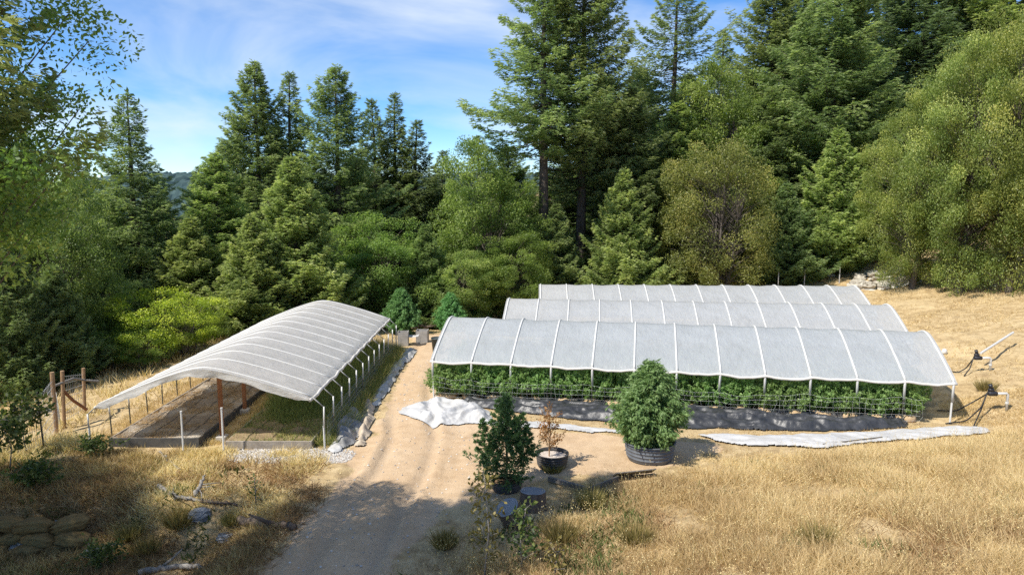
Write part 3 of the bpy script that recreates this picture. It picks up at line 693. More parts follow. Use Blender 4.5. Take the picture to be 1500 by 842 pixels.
# rubbish bin, crates and white cloth behind the left house
M_bin = simple_mat('bin_plastic', (.035, .05, .05), (.06, .075, .075), 3, .5, .4, .1)
g = G(641, 516); o = thing('rubbish_bin', 'dark round rubbish bin behind the left corner of the front clear hoop house', 'bin', tuple(g))
n = 24; th = np.arange(n) * 2 * PI / n
def lathe(prof, n=28):
    th = np.arange(n) * 2 * PI / n; V = np.concatenate([np.stack([np.cos(th) * r_, np.sin(th) * r_, np.full(n, z_)], 1) for r_, z_ in prof])
    i = np.arange(len(prof) - 1)[:, None] * n; j = np.arange(n)[None]; k = (j + 1) % n
    return V, np.stack([i + j, i + k, i + n + k, i + n + j], -1).reshape(-1, 4)
v, f = lathe([(.02, .0), (.27, .0), (.34, .78), (.37, .78), (.37, .84), (.33, .84), (.31, .5), (.26, .06), (.01, .05)]); MB().add(v, f).build('body', M_bin, o, True)
for sg in (-1, 1): MB().tube(np.array([(sg * .34, -.1, .62), (sg * .42, -.08, .66), (sg * .42, .08, .66), (sg * .34, .1, .62)]), .018, 6).build('handle', M_bin, o)
M_crate = simple_mat('crate_grey', (.24, .225, .20), (.38, .36, .33), 3, .85, .2, .5, 14)
def crate(px, py, w, d, h, lab):
    g = G(px, py); o = thing('crate', lab, 'crate', tuple(g), rng.normal(0, .15))
    for sg in (-1, 1):
        MB().box((sg * (w / 2 - .02), 0, h / 2), (.04, d, h), bev=.005).build('side_panel', M_crate, o)
        MB().box((0, sg * (d / 2 - .02), h / 2 - .01), (w - .085, .035, h - .02), bev=.005).build('end_panel', M_crate, o)
    MB().box((0, 0, .06), (w - .09, d - .09, .04)).build('floor_board', M_crate, o)
crate(591, 506, .62, .7, .85, 'weathered grey crate just right of the far corner of the white sheet hoop house')
crate(619, 502, .70, .7, .80, 'weathered grey crate to the left of the dark rubbish bin')
g1 = G(598, 505); g2 = G(612, 503); X, Y = np.meshgrid(np.linspace(-.1, g2[0] - g1[0] + .15, 20), np.linspace(-.35, .3, 12))
Z = .52 + .25 * ((X - .25) / .5) ** 2 * .5 + .05 * (fbm(X * 4, Y * 4, 5) - .5); v, f, _ = grid_obj(X, Y, Z)
tag(MB().add(v, f).build('cloth', M_whitepl, smooth=True, loc=(g1[0], g1[1], g1[2])), 'white cloth sagging between the two grey crates', 'cloth')
branch('dead_branch', 'dry brown brushwood heap behind the two grey crates', [(604, 492), (618, 488), (632, 490)], .06, .03, 26, 61, M_bark, .5)

# ================================================================== fences
def zat(px, py, Y): return at(px, py, Y)
g = G(82, 636); fl = thing('fence', 'rustic fence of brown posts and wire mesh left of the white sheet house', 'fence', (g[0], g[1], 0))
O = np.array([g[0], g[1], 0.])
def fpost(top, foot, r_, nm, mat):
    q = G(*foot); t = zat(top[0], top[1], q[1]); t[0] = q[0] + (t[0] - q[0]); MB().tube(np.array([q - O - (0, 0, .2), t - O]), r_, 9).build(nm, mat, fl, False); return q - O, t - O
p1 = fpost((76, 545), (83, 637), .075, 'post', M_fence); p2 = fpost((91, 543), (94, 626), .068, 'post', M_fence); p3 = fpost((122, 539), (124, 606), .065, 'post', M_fence); p0 = fpost((54, 574), (65, 660), .03, 'metal_post', M_steel)
p00 = fpost((20, 590), (28, 672), .03, 'metal_post', M_steel)
MB().tube(np.array([p2[0] + (p2[1] - p2[0]) * .66, p2[0] + (p2[1] - p2[0]) * .5 + (.25, .2, -.1), p2[0] + (.62, .5, .55)]), .06, 7).build('brace', M_redwood, fl)
MB().tube(np.array([p1[1] + (0, 0, -.55), p2[1] + (0, 0, -.45), (p2[1] + p3[1]) / 2 + (0, 0, -.36), p3[1] + (0, 0, -.5), p3[1] + (.6, 0, -.55)]), .05, 7).build('rail', M_barkg, fl, True)
m = MB()
for (A, B) in ((p00, p0), (p0, p1), (p2, p3)):
    for k in range(7):
        t = .12 + .13 * k; m.tube(np.array([A[0] + (A[1] - A[0]) * t, B[0] + (B[1] - B[0]) * min(t, .86)]), .008, 3)
    for k in np.arange(.08, 1, .09): m.tube(np.array([A[0] + (B[0] - A[0]) * k + (0, 0, .15), (A[0] + (B[0] - A[0]) * k) * .1 + (A[1] + (B[1] - A[1]) * k) * .9]), .006, 3)
m.build('wire_mesh', simple_mat('wire', (.35, .35, .34), (.5, .5, .48), 5, .4, .5), fl)
X, Z = np.meshgrid(np.linspace(0, .22, 5), np.linspace(.1, 1.35, 16)); v, f, _ = grid_obj(X + p2[0][0] - .3, p2[0][1] + .05 * np.sin(X * 30 + Z * 3) - .12, Z)
MB().add(v, f).build('sheeting', M_sheet, fl, True)
Yb = 42.0; fb = thing('fence', 'old timber fence with a rail in the trees behind the white sheet hoop house', 'fence', (at(233, 520, Yb)[0], Yb, 0)); O = np.array([at(233, 520, Yb)[0], Yb, 0.])
gz = tz(O[0], O[1])
for (px, py) in ((233, 501), (254, 493), (300, 489)):
    t = at(px, py, Yb) - O; MB().tube(np.array([(t[0], 0, gz - .2), (t[0], 0, t[2])]), .085, 8).build('post', M_fence, fb)
A = at(236, 524, Yb) - O; B = at(254, 513, Yb) - O; C_ = at(300, 505, Yb) - O
MB().tube(np.array([A + (0, -.1, 0), B + (0, -.1, 0), C_ + (0, -.1, 0)]), .05, 7).build('rail', M_barkg, fb)
for k, (px, py, py2) in enumerate(((1229, 390, 420), (1303, 393, 413), (1140, 398, 415), (1178, 394, 418))):
    Yq = 55.; g = at(px, py2, Yq); zg = tz(g[0], Yq); t = at(px, py, Yq)
    if k > 1 and t[2] < zg + .6: t[2] = zg + 1.5
    o = thing('fence_post', 'thin metal fence post on the slope behind the clear hoop houses', 'post', (g[0], Yq, zg), 0, 'metal posts along the forest edge'); MB().tube(np.array([(0, 0, -.2), (0, 0, t[2] - zg)]), .035, 6).build('shaft', simple_mat('pale_post', (.4, .39, .37), (.5, .48, .45), 5, .6), o)

# ================================================================== irrigation valves on the hillside
M_valve = simple_mat('valve_black', (.015, .015, .017), (.035, .035, .04), 6, .4, .5, .1)
def valve(px, py, top, lab, hoses, grp='irrigation valves on the hillside'):
    g = G(px, py); t = at(px, top, g[1]); h = max(.5, t[2] - g[2]); o = thing('irrigation_valve', lab, 'valve', tuple(g), 0, grp)
    MB().tube(np.array([(0, 0, -.1), (0, 0, h - .05), (-.05, 0, h), (-.48, -.02, h)]), .05, 9).build('riser', M_pipe, o, True)
    MB().tube(np.array([(0, 0, h * .42), (0, 0, h * .52)]), .068, 9).build('coupling', M_pipe, o)
    MB().box((-.60, 0, h + .0), (.34, .20, .17), bev=.03).box((-.66, 0, h + .14), (.20, .16, .13), bev=.03).tube(np.array([(-.66, 0, h + .2), (-.72, 0, h + .36)]), .07, 9).build('valve_body', M_valve, o, True)
    for k, pts in enumerate(hoses):
        W = np.array([(-.78, .03 * k, h)] + [tuple(np.append(G(*p)[:2], [tz(*G(*p)[:2]) + z_]) - g) for (p, z_) in pts])
        tt = np.linspace(0, 1, 40); s_ = np.linspace(0, 1, len(W)); P = np.stack([np.interp(tt, s_, W[:, i]) for i in range(3)], 1)
        for _ in range(6): P[1:-1] = (P[:-2] + 2 * P[1:-1] + P[2:]) / 4
        MB().tube(P, .026, 6).build('hose', M_drip, o, True)
valve(1474, 602, 576, 'lower white and black irrigation valve with hoses, beside the front house end', [[((1428, 603), .45), ((1400, 606), .1), ((1372, 602), .04)], [((1436, 612), .4), ((1415, 620), .08), ((1385, 622), .05)], [((1436, 612), .3), ((1426, 628), .1), ((1424, 634), .03)]])
valve(1450, 543, 524, 'upper white and black irrigation valve on the dry hillside, next to the slanting white pipe', [[((1415, 545), .2), ((1404, 547), .05), ((1388, 544), .03)], [((1420, 548), .25), ((1412, 552), .04)]])
g = G(1437, 540); A = at(1437, 517, g[1]); B = at(1484, 487, g[1] + 2.4); A[2] = max(A[2], tz(A[0], A[1]) + .2)
o = thing('white_pipe', 'long white pipe slanting up the dry hillside at the far right', 'pipe', tuple(A)); MB().tube(np.array([(0, 0, 0), B - A]), .055, 8).build('pipe', M_pipe, o)
g = G(1383, 519); v, f = blob(9, .14, .12, .16, .1); tag(MB().add(v, f).build('pipe_stub', M_pipe, smooth=True, loc=tuple(g + (0, 0, .12))), 'short white pipe stub poking from the hillside right of the front clear house', 'pipe')

m = MB(); ys = np.linspace(.1, LY1 - LY0 - .2, 90)
for k in range(6):
    z = .18 + .19 * k; m.tube(np.stack([.07 + .02 * fbm(ys, ys * 0 + k, 93), ys, z + (fbm(ys * .8, ys * 0 + k * 3, 94) - .5) * .09], 1), .0028, 3)
for y in np.arange(.15, LY1 - LY0 - .3, .19): m.tube(np.array([(.07, y, .12), (.08, y + .03, .6), (.07, y + .05, 1.12)]), .0024, 3)
tag(m.build('trellis_net', simple_mat('grey_net', (.45, .46, .42), (.34, .36, .32), 5, .6), loc=(LX1, LY0, 0)), 'thin plant netting along the right side posts of the white sheet hoop house', 'net')
# ================================================================== plants
M_hemp = leaf_mat('hemp_leaf', (.08, .16, .055), (.20, .32, .115), (.38, .51, .24), .45, .5, .3)
M_hempd = leaf_mat('dark_hemp_leaf', (.035, .08, .03), (.085, .16, .055), (.19, .28, .11), .38, .45, .4)
M_stem = simple_mat('plant_stem', (.10, .12, .05), (.20, .19, .09), 8, .8)
M_soil = simple_mat('potting_soil', (.10, .065, .04), (.19, .13, .08), 6, .95, .1, .8, 20)
def hemp(seed, H, Rr, nb, fans, leaf, zlow=.0, egg=.38, cone=.75, var=(.62, 1.18), droop=-.55):
    r = np.random.default_rng(seed); st = MB(); fo = MB()
    st.tube(np.array([(0, 0, 0), (r.normal(0, .03), r.normal(0, .03), H * .5), (0, 0, H * .96)]), np.array([.035, .022, .006]) * H / 2, 6)
    t = (np.arange(nb) + r.uniform(0, 1, nb)) / nb; az = np.arange(nb) * 2.39996 + r.normal(0, .3, nb)
    prof = np.where(t < egg, .55 + .45 * np.sin(t / egg * PI / 2), ((1 - t) / (1 - egg)) ** cone) ; L = Rr * prof * r.uniform(*var, nb) + .06
    z1 = zlow + t * (H - zlow); rise = np.clip(L * (.55 - .5 * (t < .25)), 0, None)
    C, D, TI, S = [], [], [], []
    for i in range(nb):
        o0 = np.array([0, 0, max(.04, z1[i] - rise[i] * .9)]); e = np.array([math.cos(az[i]) * L[i], math.sin(az[i]) * L[i], z1[i] + rise[i] * .1])
        mid = (o0 + e) / 2 + (0, 0, -.08 * L[i]); st.tube(np.array([o0, mid, e]), np.array([.014, .009, .004]) * H / 2, 4, False)
        k = int(fans * (.5 + .6 * L[i] / Rr)); s = r.uniform(.15, 1.0, k) ** .55
        p = o0 * (1 - s[:, None]) + e * s[:, None] + (0, 0, -.0) + r.normal(0, 1, (k, 3)) * (.10 * Rr * (1.15 - s[:, None] * .6)); C.append(p)
        d = unit(p - np.array([0, 0, 1]) * (p[:, 2:3] * .75 + .1)) + r.normal(0, .5, (k, 3)); D.append(unit(d)); TI.append(np.clip(.30 + .5 * s * .6 + r.normal(0, .12, k), 0, 1))
    C = np.concatenate(C); D = np.concatenate(D); TI = np.concatenate(TI); C[:, 2] = np.maximum(C[:, 2], .10)
    for j, (a_, l_) in enumerate(((0, 1.), (.55, .85), (-.55, .85), (1.15, .6), (-1.15, .6))):
        w = spin(D, r) if j == 0 else w0; w0 = w
        d = unit(D * math.cos(a_) + w * math.sin(a_) + np.array([0, 0, droop])); wd = unit(np.cross(d, np.cross(d, w) + r.normal(0, .4, d.shape)))
        v, f = quads_diamond(C, d, spin(d, r), leaf * l_ * r.uniform(.7, 1.25, len(C)), leaf * .24, .4); fo.add(v, f, np.repeat(np.clip(TI + r.normal(0, .08, len(C)), 0, 1), 4))
    return st, fo
def place_hemp(name, lab, st, fo, mat, loc, rz=0, group=None, extra=None):
    o = thing(name, lab, 'plant', loc, rz, group); st.build('stem', M_stem, o, True); fo.build('foliage', mat, o); return o
def pot(rad, h, lab, loc, mat, rim, cat='planter', bands=True, soil=M_soil):
    o = thing('planter', lab, cat, loc)
    pr = [(.02, 0), (rad * .86, 0), (rad * .88, .03)]
    for k in range(4):
        z = .03 + (h - .1) * (k + 1) / 4; q = rad * (.88 + .10 * (k + 1) / 4); pr += [(q, z - .05), (q + .02, z - .03), (q + .02, z - .01), (q, z)]
    pr += [(rad * .99, h - .03), (rad * 1.04, h - .02), (rad * 1.04, h + .02), (rad * .96, h + .02), (rad * .94, h - .08)]
    v, f = lathe(pr, 36); MB().add(v, f).build('tub', mat, o, True)
    X, T = np.meshgrid(np.linspace(.02, rad * .945, 8), np.linspace(0, 2 * PI, 37)); v, f, _ = grid_obj(X * np.cos(T), X * np.sin(T), h - .1 + .05 * (fbm(X * np.cos(T) * 3, X * np.sin(T) * 3, 3) - .4)); MB().add(v, f).build('soil', soil, o, True)
    return o
M_tub = simple_mat('tub_grey', (.075, .085, .10), (.14, .15, .165), 4, .6, .4, .2)
M_tubr = simple_mat('tub_dark', (.035, .034, .034), (.07, .065, .06), 4, .6, .4, .2)
gA = G(958, 684); gA[1] += .8; gA[2] = tz(gA[0], gA[1])
pot(.84, .60, 'large grey round planter holding the biggest bushy green plant', tuple(gA), M_tub, None)
st, fo = hemp(1, 2.72, 1.22, 240, 44, .15, .14, .34, .72, droop=-.9)
bigp = place_hemp('hemp_plant', 'biggest bushy bright green plant, in the large grey round planter', st, fo, M_hemp, (gA[0], gA[1], gA[2] + .5))
gB = G(810, 692); gB[1] += .5; gB[2] = tz(gB[0], gB[1])
pot(.52, .44, 'dark round planter with pale soil holding the dead brown plant', tuple(gB), M_tubr, None, soil=simple_mat('pale_soil', (.40, .33, .27), (.58, .52, .46), 6, .95, .1, .7, 20))
gC = G(742, 722); gC[1] += .3; gC[2] = tz(gC[0], gC[1])
pot(.46, .30, 'low black planter in shade under the dark green plant by the stump', tuple(gC), M_tubr, None)
st, fo = hemp(2, 2.62, 1.05, 92, 30, .12, .10, .22, 1.7, (.4, 1.3), droop=-.25)
for (x, y, z, s) in ((-.70, -.1, .85, 1.), (.60, .1, .6, .9), (.25, -.4, 1.0, 1.), (-.25, .3, 1.35, 1.), (.45, -.1, 1.05, 1.), (-.45, -.3, .5, 1.)):   # side leaders
    s2, f2 = hemp(20 + int(z * 10), 1.1, .25, 30, 18, .11, .05, .3, 1., droop=-.1)
    for vv in f2.v: vv += (x, y, z)
    for a_, b_, c_ in zip(f2.v, f2.f, f2.t): pass
    k0 = 0
    for vv, ff, tt in zip(f2.v, f2.f, f2.t): fo.add(vv, ff - k0, tt); k0 += len(vv)
place_hemp('hemp_plant', 'dark green spiky plant in the low black planter next to the stump', st, fo, M_hempd, (gC[0], gC[1], gC[2] + .24))
# dead plant
r = np.random.default_rng(5); st = MB(); fo = MB(); C = []; st.tube(np.array([(0, 0, 0), (.03, 0, .9), (-.02, 0, 1.75)]), np.array([.025, .018, .006]), 6)
for i in range(26):
    z = r.uniform(.15, 1.2); az = r.uniform(0, 2 * PI); L = r.uniform(.25, .55) * (1.25 - z * .5); e = np.array([math.cos(az) * L, math.sin(az) * L, z + L * 1.1]); st.tube(np.array([(0, 0, z), e * (.5, .5, 1) - (0, 0, L * .4), e]), np.array([.01, .008, .004]), 4)
    s = r.uniform(.3, 1, 26)[:, None]; C.append(np.array([0, 0, z]) * (1 - s) + e * s + r.normal(0, .04, (26, 3)))
C.append(np.stack([r.normal(0, .05, 60), r.normal(0, .05, 60), r.uniform(1.2, 1.8, 60)], 1)); C = np.concatenate(C); d = unit(r.normal(0, .6, C.shape) + (0, 0, .4)); v, f = quads_diamond(C, d, spin(d, r), .09, .04, .4); fo.add(v, f, np.repeat(r.uniform(0, 1, len(C)), 4))
o = thing('dead_plant', 'dead brown plant with curled leaves in the dark round planter', 'plant', (gB[0] - .1, gB[1], gB[2] + .34)); st.build('stem', simple_mat('dead_stem', (.28, .16, .07), (.42, .26, .13), 8, .9), o); fo.build('foliage', leaf_mat('dead_leaf', (.17, .075, .025), (.34, .18, .07), (.48, .30, .14), .3, .7, .1), o)
# rows of bushes under the front house
protos = []
for k in range(4):
    st, fo = hemp(40 + k, 1.53 + .04 * k, 1.0, 130, 26, .15, .30, .45, .50, droop=-.3)
    protos.append((st, fo))
built = []
ang0 = math.atan2(u0[1], u0[0])
for row, (w, n) in enumerate(((.70, 19), (2.4, 19), (3.9, 18), (5.3, 18))):
    for i in range(n):
        s_ = .55 + (Lh - 1.5) * (i + .5 * (row % 2)) / (n - .5) + rng.normal(0, .06); k = int(rng.integers(0, 4)); q = hp(s_, w + rng.normal(0, .08))
        lab = ('bushy green plant in the front row under the nearest clear hoop house', 'bushy green plant in the second row under the nearest clear hoop house', 'bushy green plant in the back rows under the nearest clear hoop house', 'bushy green plant in the back rows under the nearest clear hoop house')[row]
        grp = ('front row of bushes under the nearest hoop house', 'second row of bushes under the nearest hoop house', 'back rows of bushes under the nearest hoop house', 'back rows of bushes under the nearest hoop house')[row]
        if len(built) < 4:
            k = len(built); o = place_hemp('hemp_plant', lab, protos[k][0], protos[k][1], M_hemp, (q[0], q[1], .08), rng.uniform(0, 6), grp); built.append(o)
            o.scale = (.95, .95, .96)
        else: dup(built[k], (q[0], q[1], .08), ang0 + rng.choice([0, PI]) + rng.normal(0, .3), tuple(np.array([.82, .90, 1] if row == 0 else [1, 1, 1]) * np.array([rng.uniform(.90, 1.08), rng.uniform(.92, 1.05), rng.uniform(.86, 1.03)])), lab, grp)
for o in bpy.data.objects:
    if o.parent is not None and o.name.startswith('foliage') and o.parent.get('group', '').endswith('the nearest hoop house'): o.color = (1.2, 1.15, 1.05, 1)
M_mound = simple_mat('fabric_pot', (.40, .28, .16), (.52, .38, .23), 5, .95, .1, .5, 20)
mv, mf = lathe([(.02, -.05), (.36, -.05), (.40, .12), (.38, .22), (.28, .25), (.02, .26)], 18); mo = None
for i in range(19):
    s_ = .55 + (Lh - 1.5) * i / 18.5; q = hp(s_, .45)
    if mo is None: mo = tag(MB().add(mv, mf).build('fabric_pot', M_mound, smooth=True), 'tan fabric pot under a plant of the front row in the nearest hoop house', 'pot', 'fabric pots of the front row'); o = mo
    else: o = mo.copy(); COL.objects.link(o)
    o.location = (q[0], q[1], 0)
for (px, pyb, pyt, lab) in ((588, 489, 424, 'blue green bushy plant behind the far end of the white sheet hoop house'), (660, 485, 430, 'blue green bushy plant just behind the dark rubbish bin'), (700, 474, 418, 'blue green bushy plant left of the middle clear hoop house')):
    g = G(px, pyb); t = at(px, pyt, g[1]); s_ = (t[2] - g[2]) / 2.75; o = dup(bigp, tuple(g), px, (s_ * .9, s_ * .9, s_), lab, None)
    for c in o.children:
        if c.name.startswith('foliage'): c.color = (.85, 1.05, 1.0, 1)

# saplings
def sapling(seed, H, Rr, n, leafs, leaf, mat, lab, loc, zl=.25, name='oak_sapling', cat='sapling'):
    r = np.random.default_rng(seed); st = MB(); fo = MB(); st.tube(np.array([(0, 0, -.05), (r.normal(0, .06), r.normal(0, .06), H * .5), (r.normal(0, .05), 0, H)]), np.array([.022, .016, .005]) * max(1, H / 2), 6); C = []
    for i in range(n):
        z = H * (zl + (1 - zl) * (i + .5) / n); az = i * 2.4 + r.normal(0, .3); L = Rr * r.uniform(.5, 1.1) * (1 - .5 * (z / H - zl)); e = np.array([math.cos(az) * L, math.sin(az) * L, z + L * .5]); st.tube(np.array([(0, 0, z * .97), e]), np.array([.009, .004]), 4, False)
        s = r.uniform(.25, 1.08, leafs)[:, None]; C.append(np.array([0, 0, z]) * (1 - s) + e * s + r.normal(0, .07, (leafs, 3)))
    C = np.concatenate(C); d = unit(r.normal(size=C.shape) + (0, 0, .15)); v, f = quads_diamond(C, d, spin(d, r), leaf * r.uniform(.7, 1.3, len(C)), leaf * .5, .5); fo.add(v, f, np.repeat(r.uniform(0, 1, len(C)), 4))
    o = thing(name, lab, cat, tuple(loc)); st.build('stem', M_barkg, o, True); fo.build('foliage', mat, o); return o
M_oakl = leaf_mat('oak_leaf', (.04, .07, .02), (.085, .125, .035), (.20, .22, .07), .4, .5, .3)
M_oaky = leaf_mat('turning_leaf', (.11, .09, .03), (.20, .17, .05), (.36, .29, .10), .4, .5, .3)
g = G(709, 850); sapling(3, 2.5, .5, 20, 14, .13, M_oaky, 'slender oak sapling with yellowing leaves in the shade left of the stump', g, .2)
g = G(765, 836); sapling(4, 1.5, .45, 14, 18, .14, M_oakl, 'low leafy oak sapling in front of the cut log', g, .15)
g = G(812, 845); sapling(14, .8, .4, 8, 14, .12, M_oaky, 'knee high oak seedling right of the leafy oak sapling', g, .15)
g = G(40, 668); sapling(5, 2.0, .9, 16, 30, .20, M_oakl, 'young oak with a clear stem in front of the rustic fence', g, .5)
g = G(14, 692); sapling(6, 1.6, .9, 14, 30, .20, M_oakl, 'young oak at the left edge beside the clear stemmed one', g, .4)
g = G(375, 742); sapling(7, .9, .35, 8, 10, .11, M_oakl, 'tiny green sapling in the dry grass left of the dirt track', g, .1)
g = G(52, 715); sapling(8, .6, .9, 14, 40, .16, M_oakl, 'low bright green shrub in the weeds above the sack wall', g, .05, 'shrub', 'shrub')
g = G(140, 668); sapling(9, .5, .9, 14, 40, .13, M_oakl, 'low dark green shrub by the near left corner post', g, .05, 'shrub', 'shrub')
g = G(150, 830); sapling(10, .45, .8, 14, 40, .12, M_oakl, 'low green shrub at the bottom edge below the sack wall', g, .05, 'shrub', 'shrub')
g = G(930, 672); sapling(15, .7, .35, 8, 16, .10, M_oakl, 'small dusty green weed left of the large grey planter', g, .05, 'weed', 'weed')
# bunch grasses
M_bunch = leaf_mat('bunch_grass', (.14, .12, .04), (.27, .23, .08), (.50, .38, .17), .3, .6, .1)
def bunch(px, py, h, rad, lab, seed, col=(1, 1, 1, 1)):
    r = np.random.default_rng(seed); n = 420; g = G(px, py); az = r.uniform(0, 2 * PI, n); q = r.uniform(0, 1, n) ** .6; lean = .75 * q
    c = np.stack([np.cos(az) * q * rad * .4, np.sin(az) * q * rad * .4, np.full(n, -.03)], 1); d = unit(np.stack([np.cos(az) * lean, np.sin(az) * lean, np.ones(n)], 1) + r.normal(0, .14, (n, 3)))
    v, f = quads_diamond(c, d, spin(d, r), h * r.uniform(.5, 1.15, n), .022, .25); o = MB().add(v, f, np.repeat(r.uniform(0, 1, n), 4)).build('grass_tuft', M_bunch, loc=tuple(g)); o.color = col; tag(o, lab, 'grass tuft')
for k, (px, py, h, rd, lab) in enumerate(((822, 795, .75, .6, 'tall greenish grass tuft in front of the broken frame'), (866, 745, .7, .55, 'grass tuft beside the dark plank'), (262, 772, .7, .6, 'tall golden grass tuft on the shaded bank'), (190, 790, .6, .5, 'grass tuft below the sack wall'), (930, 795, .6, .6, 'brown grass tuft at the shaded foot of the grassy bank'), (215, 812, .6, .5, 'grass tuft near the bleached branch'), (650, 800, .5, .5, 'dark grass tuft at the right edge of the dirt track'), (1200, 800, .6, .6, 'rust coloured grass tuft in the right foreground'), (340, 770, .45, .4, 'small grass tuft beside the dark log'), (1315, 566, .5, .3, 'dry tuft inside the right end of the front house'), (1444, 572, .55, .7, 'dry bush of weeds above the lower irrigation valve'), (810, 690, .35, .6, 'dark weeds at the foot of the dead plant planter'), (405, 648, .4, .3, 'small brown tuft in front of the right bed'))):
    bunch(px, py, h, rd, lab, 900 + k)
# ================================================================== trees
M_fir = leaf_mat('fir_needles', (.062, .10, .042), (.18, .24, .115), (.37, .42, .22), .5, .45, .4)
M_broad = leaf_mat('broad_leaves', (.062, .10, .03), (.16, .22, .085), (.36, .41, .18), .5, .45, .4)
M_oakbig = leaf_mat('oak_leaves', (.05, .10, .028), (.125, .20, .055), (.28, .34, .10), .5, .42, .4)
M_trunk = bark_mat('fir_bark', (.045, .036, .030), (.135, .11, .09))
M_limb = bark_mat('oak_bark', (.06, .05, .042), (.17, .145, .125))
PROTO = {}
def conifer(key, seed, H, Rr, base, p, nbr, per_m, leaf, up=.5, drop=-.25, irregular=.25, bulge=.12, dead=0, gap=0.0, fan=6, lw=.2):
    r = np.random.default_rng(seed); tr = MB(); cr = MB()
    zz = np.linspace(-.8, H, 14); wob = np.cumsum(r.normal(0, .035, (14, 2)), 0); rad = H * .0125 * np.clip(1 - zz / H, .02, 1) ** .85 + .015; rad[:2] *= 1.15
    tr.tube(np.stack([wob[:, 0], wob[:, 1], zz], 1), rad, 9)
    def ax(z): return np.array([np.interp(z, zz, wob[:, 0]), np.interp(z, zz, wob[:, 1]), z])
    t = np.sort(np.clip((np.arange(nbr) + r.uniform(0, 1, nbr)) / nbr, 0, .995)) ; t = 1 - (1 - t) ** 1.05
    az = np.arange(nbr) * 2.39996 + r.normal(0, .5, nbr)
    prof = (1 - t) ** p * np.clip(.55 + t / bulge * .45, .55, 1)
    big = 1 + irregular * 1.6 * (fbm(np.cos(az) * 1.3 + seed, t * 6 + np.sin(az) * 1.3, seed, 2) - .5) * 2
    L = Rr * prof * np.clip(r.normal(1, irregular * .55, nbr), .35, 1.5) * big + .16
    Cs, Ds, Ws, Ss = [], [], [], []
    for i in range(nbr):
        if gap and r.uniform() < gap: continue
        z0 = H * (base + (1 - base) * t[i]); o = ax(z0); a = az[i]; rd = np.array([math.cos(a), math.sin(a), 0]); tg = np.array([-rd[1], rd[0], 0])
        el = drop + (up - drop) * t[i] ** 1.3 + r.normal(0, .09); Li = L[i]
        def path(s): return o + rd * (Li * s * math.cos(el))[:, None] + np.array([0, 0, 1.]) * (Li * (s * math.sin(el) - .16 * np.sin(s * PI) + .14 * s ** 3))[:, None]
        sb = np.linspace(0, .97, 5); tr.tube(path(sb), np.linspace(.012 + Li * .012, .006, 5), 3, False)
        n = max(5, int(per_m * Li ** 1.25)); s = .12 + .90 * r.uniform(0, 1, n) ** .72; s = np.clip(s, 0, 1.02)
        side = r.uniform(-1, 1, n); wmax = .30 * Li * np.clip(1.08 - s, 0, 1) ** .75 + .10
        P = path(s) + tg * (side * wmax)[:, None] + np.array([0, 0, 1.]) * (-np.abs(side) * wmax * .22 + r.normal(0, .05 + .02 * Li, n))[:, None] + rd * (np.abs(side) * wmax * .35)[:, None]
        d = unit(rd * .75 + tg * (side * .95)[:, None] + np.array([0, 0, 1.]) * (-.20 + .5 * (t[i] > .9)) + r.normal(0, .28, (n, 3)))
        Cs.append(P); Ds.append(d); Ss.append(s); Ws.append(np.full(n, r.normal(0, .10)))
    # leader
    n = 26; zt = r.uniform(.965, 1.0, n) * H; Cs.append(np.stack([ax(H)[0] + r.normal(0, .05, n), ax(H)[1] + r.normal(0, .05, n), zt], 1)); Ds.append(unit(r.normal(0, .6, (n, 3)) + (0, 0, 1.))); Ss.append(np.full(n, .7)); Ws.append(np.zeros(n))
    C = np.concatenate(Cs); D = np.concatenate(Ds); S = np.concatenate(Ss); Wt = np.concatenate(Ws)
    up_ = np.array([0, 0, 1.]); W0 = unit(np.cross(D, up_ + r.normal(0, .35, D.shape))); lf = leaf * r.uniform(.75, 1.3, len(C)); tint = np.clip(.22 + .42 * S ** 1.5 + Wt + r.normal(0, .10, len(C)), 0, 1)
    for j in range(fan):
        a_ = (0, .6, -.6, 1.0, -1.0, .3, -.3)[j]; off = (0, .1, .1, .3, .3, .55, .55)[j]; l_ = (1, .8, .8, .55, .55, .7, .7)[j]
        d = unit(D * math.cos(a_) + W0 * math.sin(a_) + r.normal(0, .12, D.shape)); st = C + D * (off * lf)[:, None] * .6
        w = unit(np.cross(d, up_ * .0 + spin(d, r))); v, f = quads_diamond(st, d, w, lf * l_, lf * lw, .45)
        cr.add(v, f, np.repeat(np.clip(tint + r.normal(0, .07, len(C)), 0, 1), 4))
    for k in range(dead):                                  # bare lower limbs
        z0 = H * r.uniform(.12, base + .05); a = r.uniform(0, 2 * PI); Ld = r.uniform(.6, 2.2); e = np.array([math.cos(a), math.sin(a), r.uniform(-.35, .1)]) * Ld; tr.tube(np.array([ax(z0), ax(z0) + e * .5 + (0, 0, .06), ax(z0) + e]), np.array([.035, .022, .008]), 4, False)
    PROTO[key] = dict(H=H, R=Rr, tr=tr, cr=cr, tm=M_trunk, cm=M_fir)
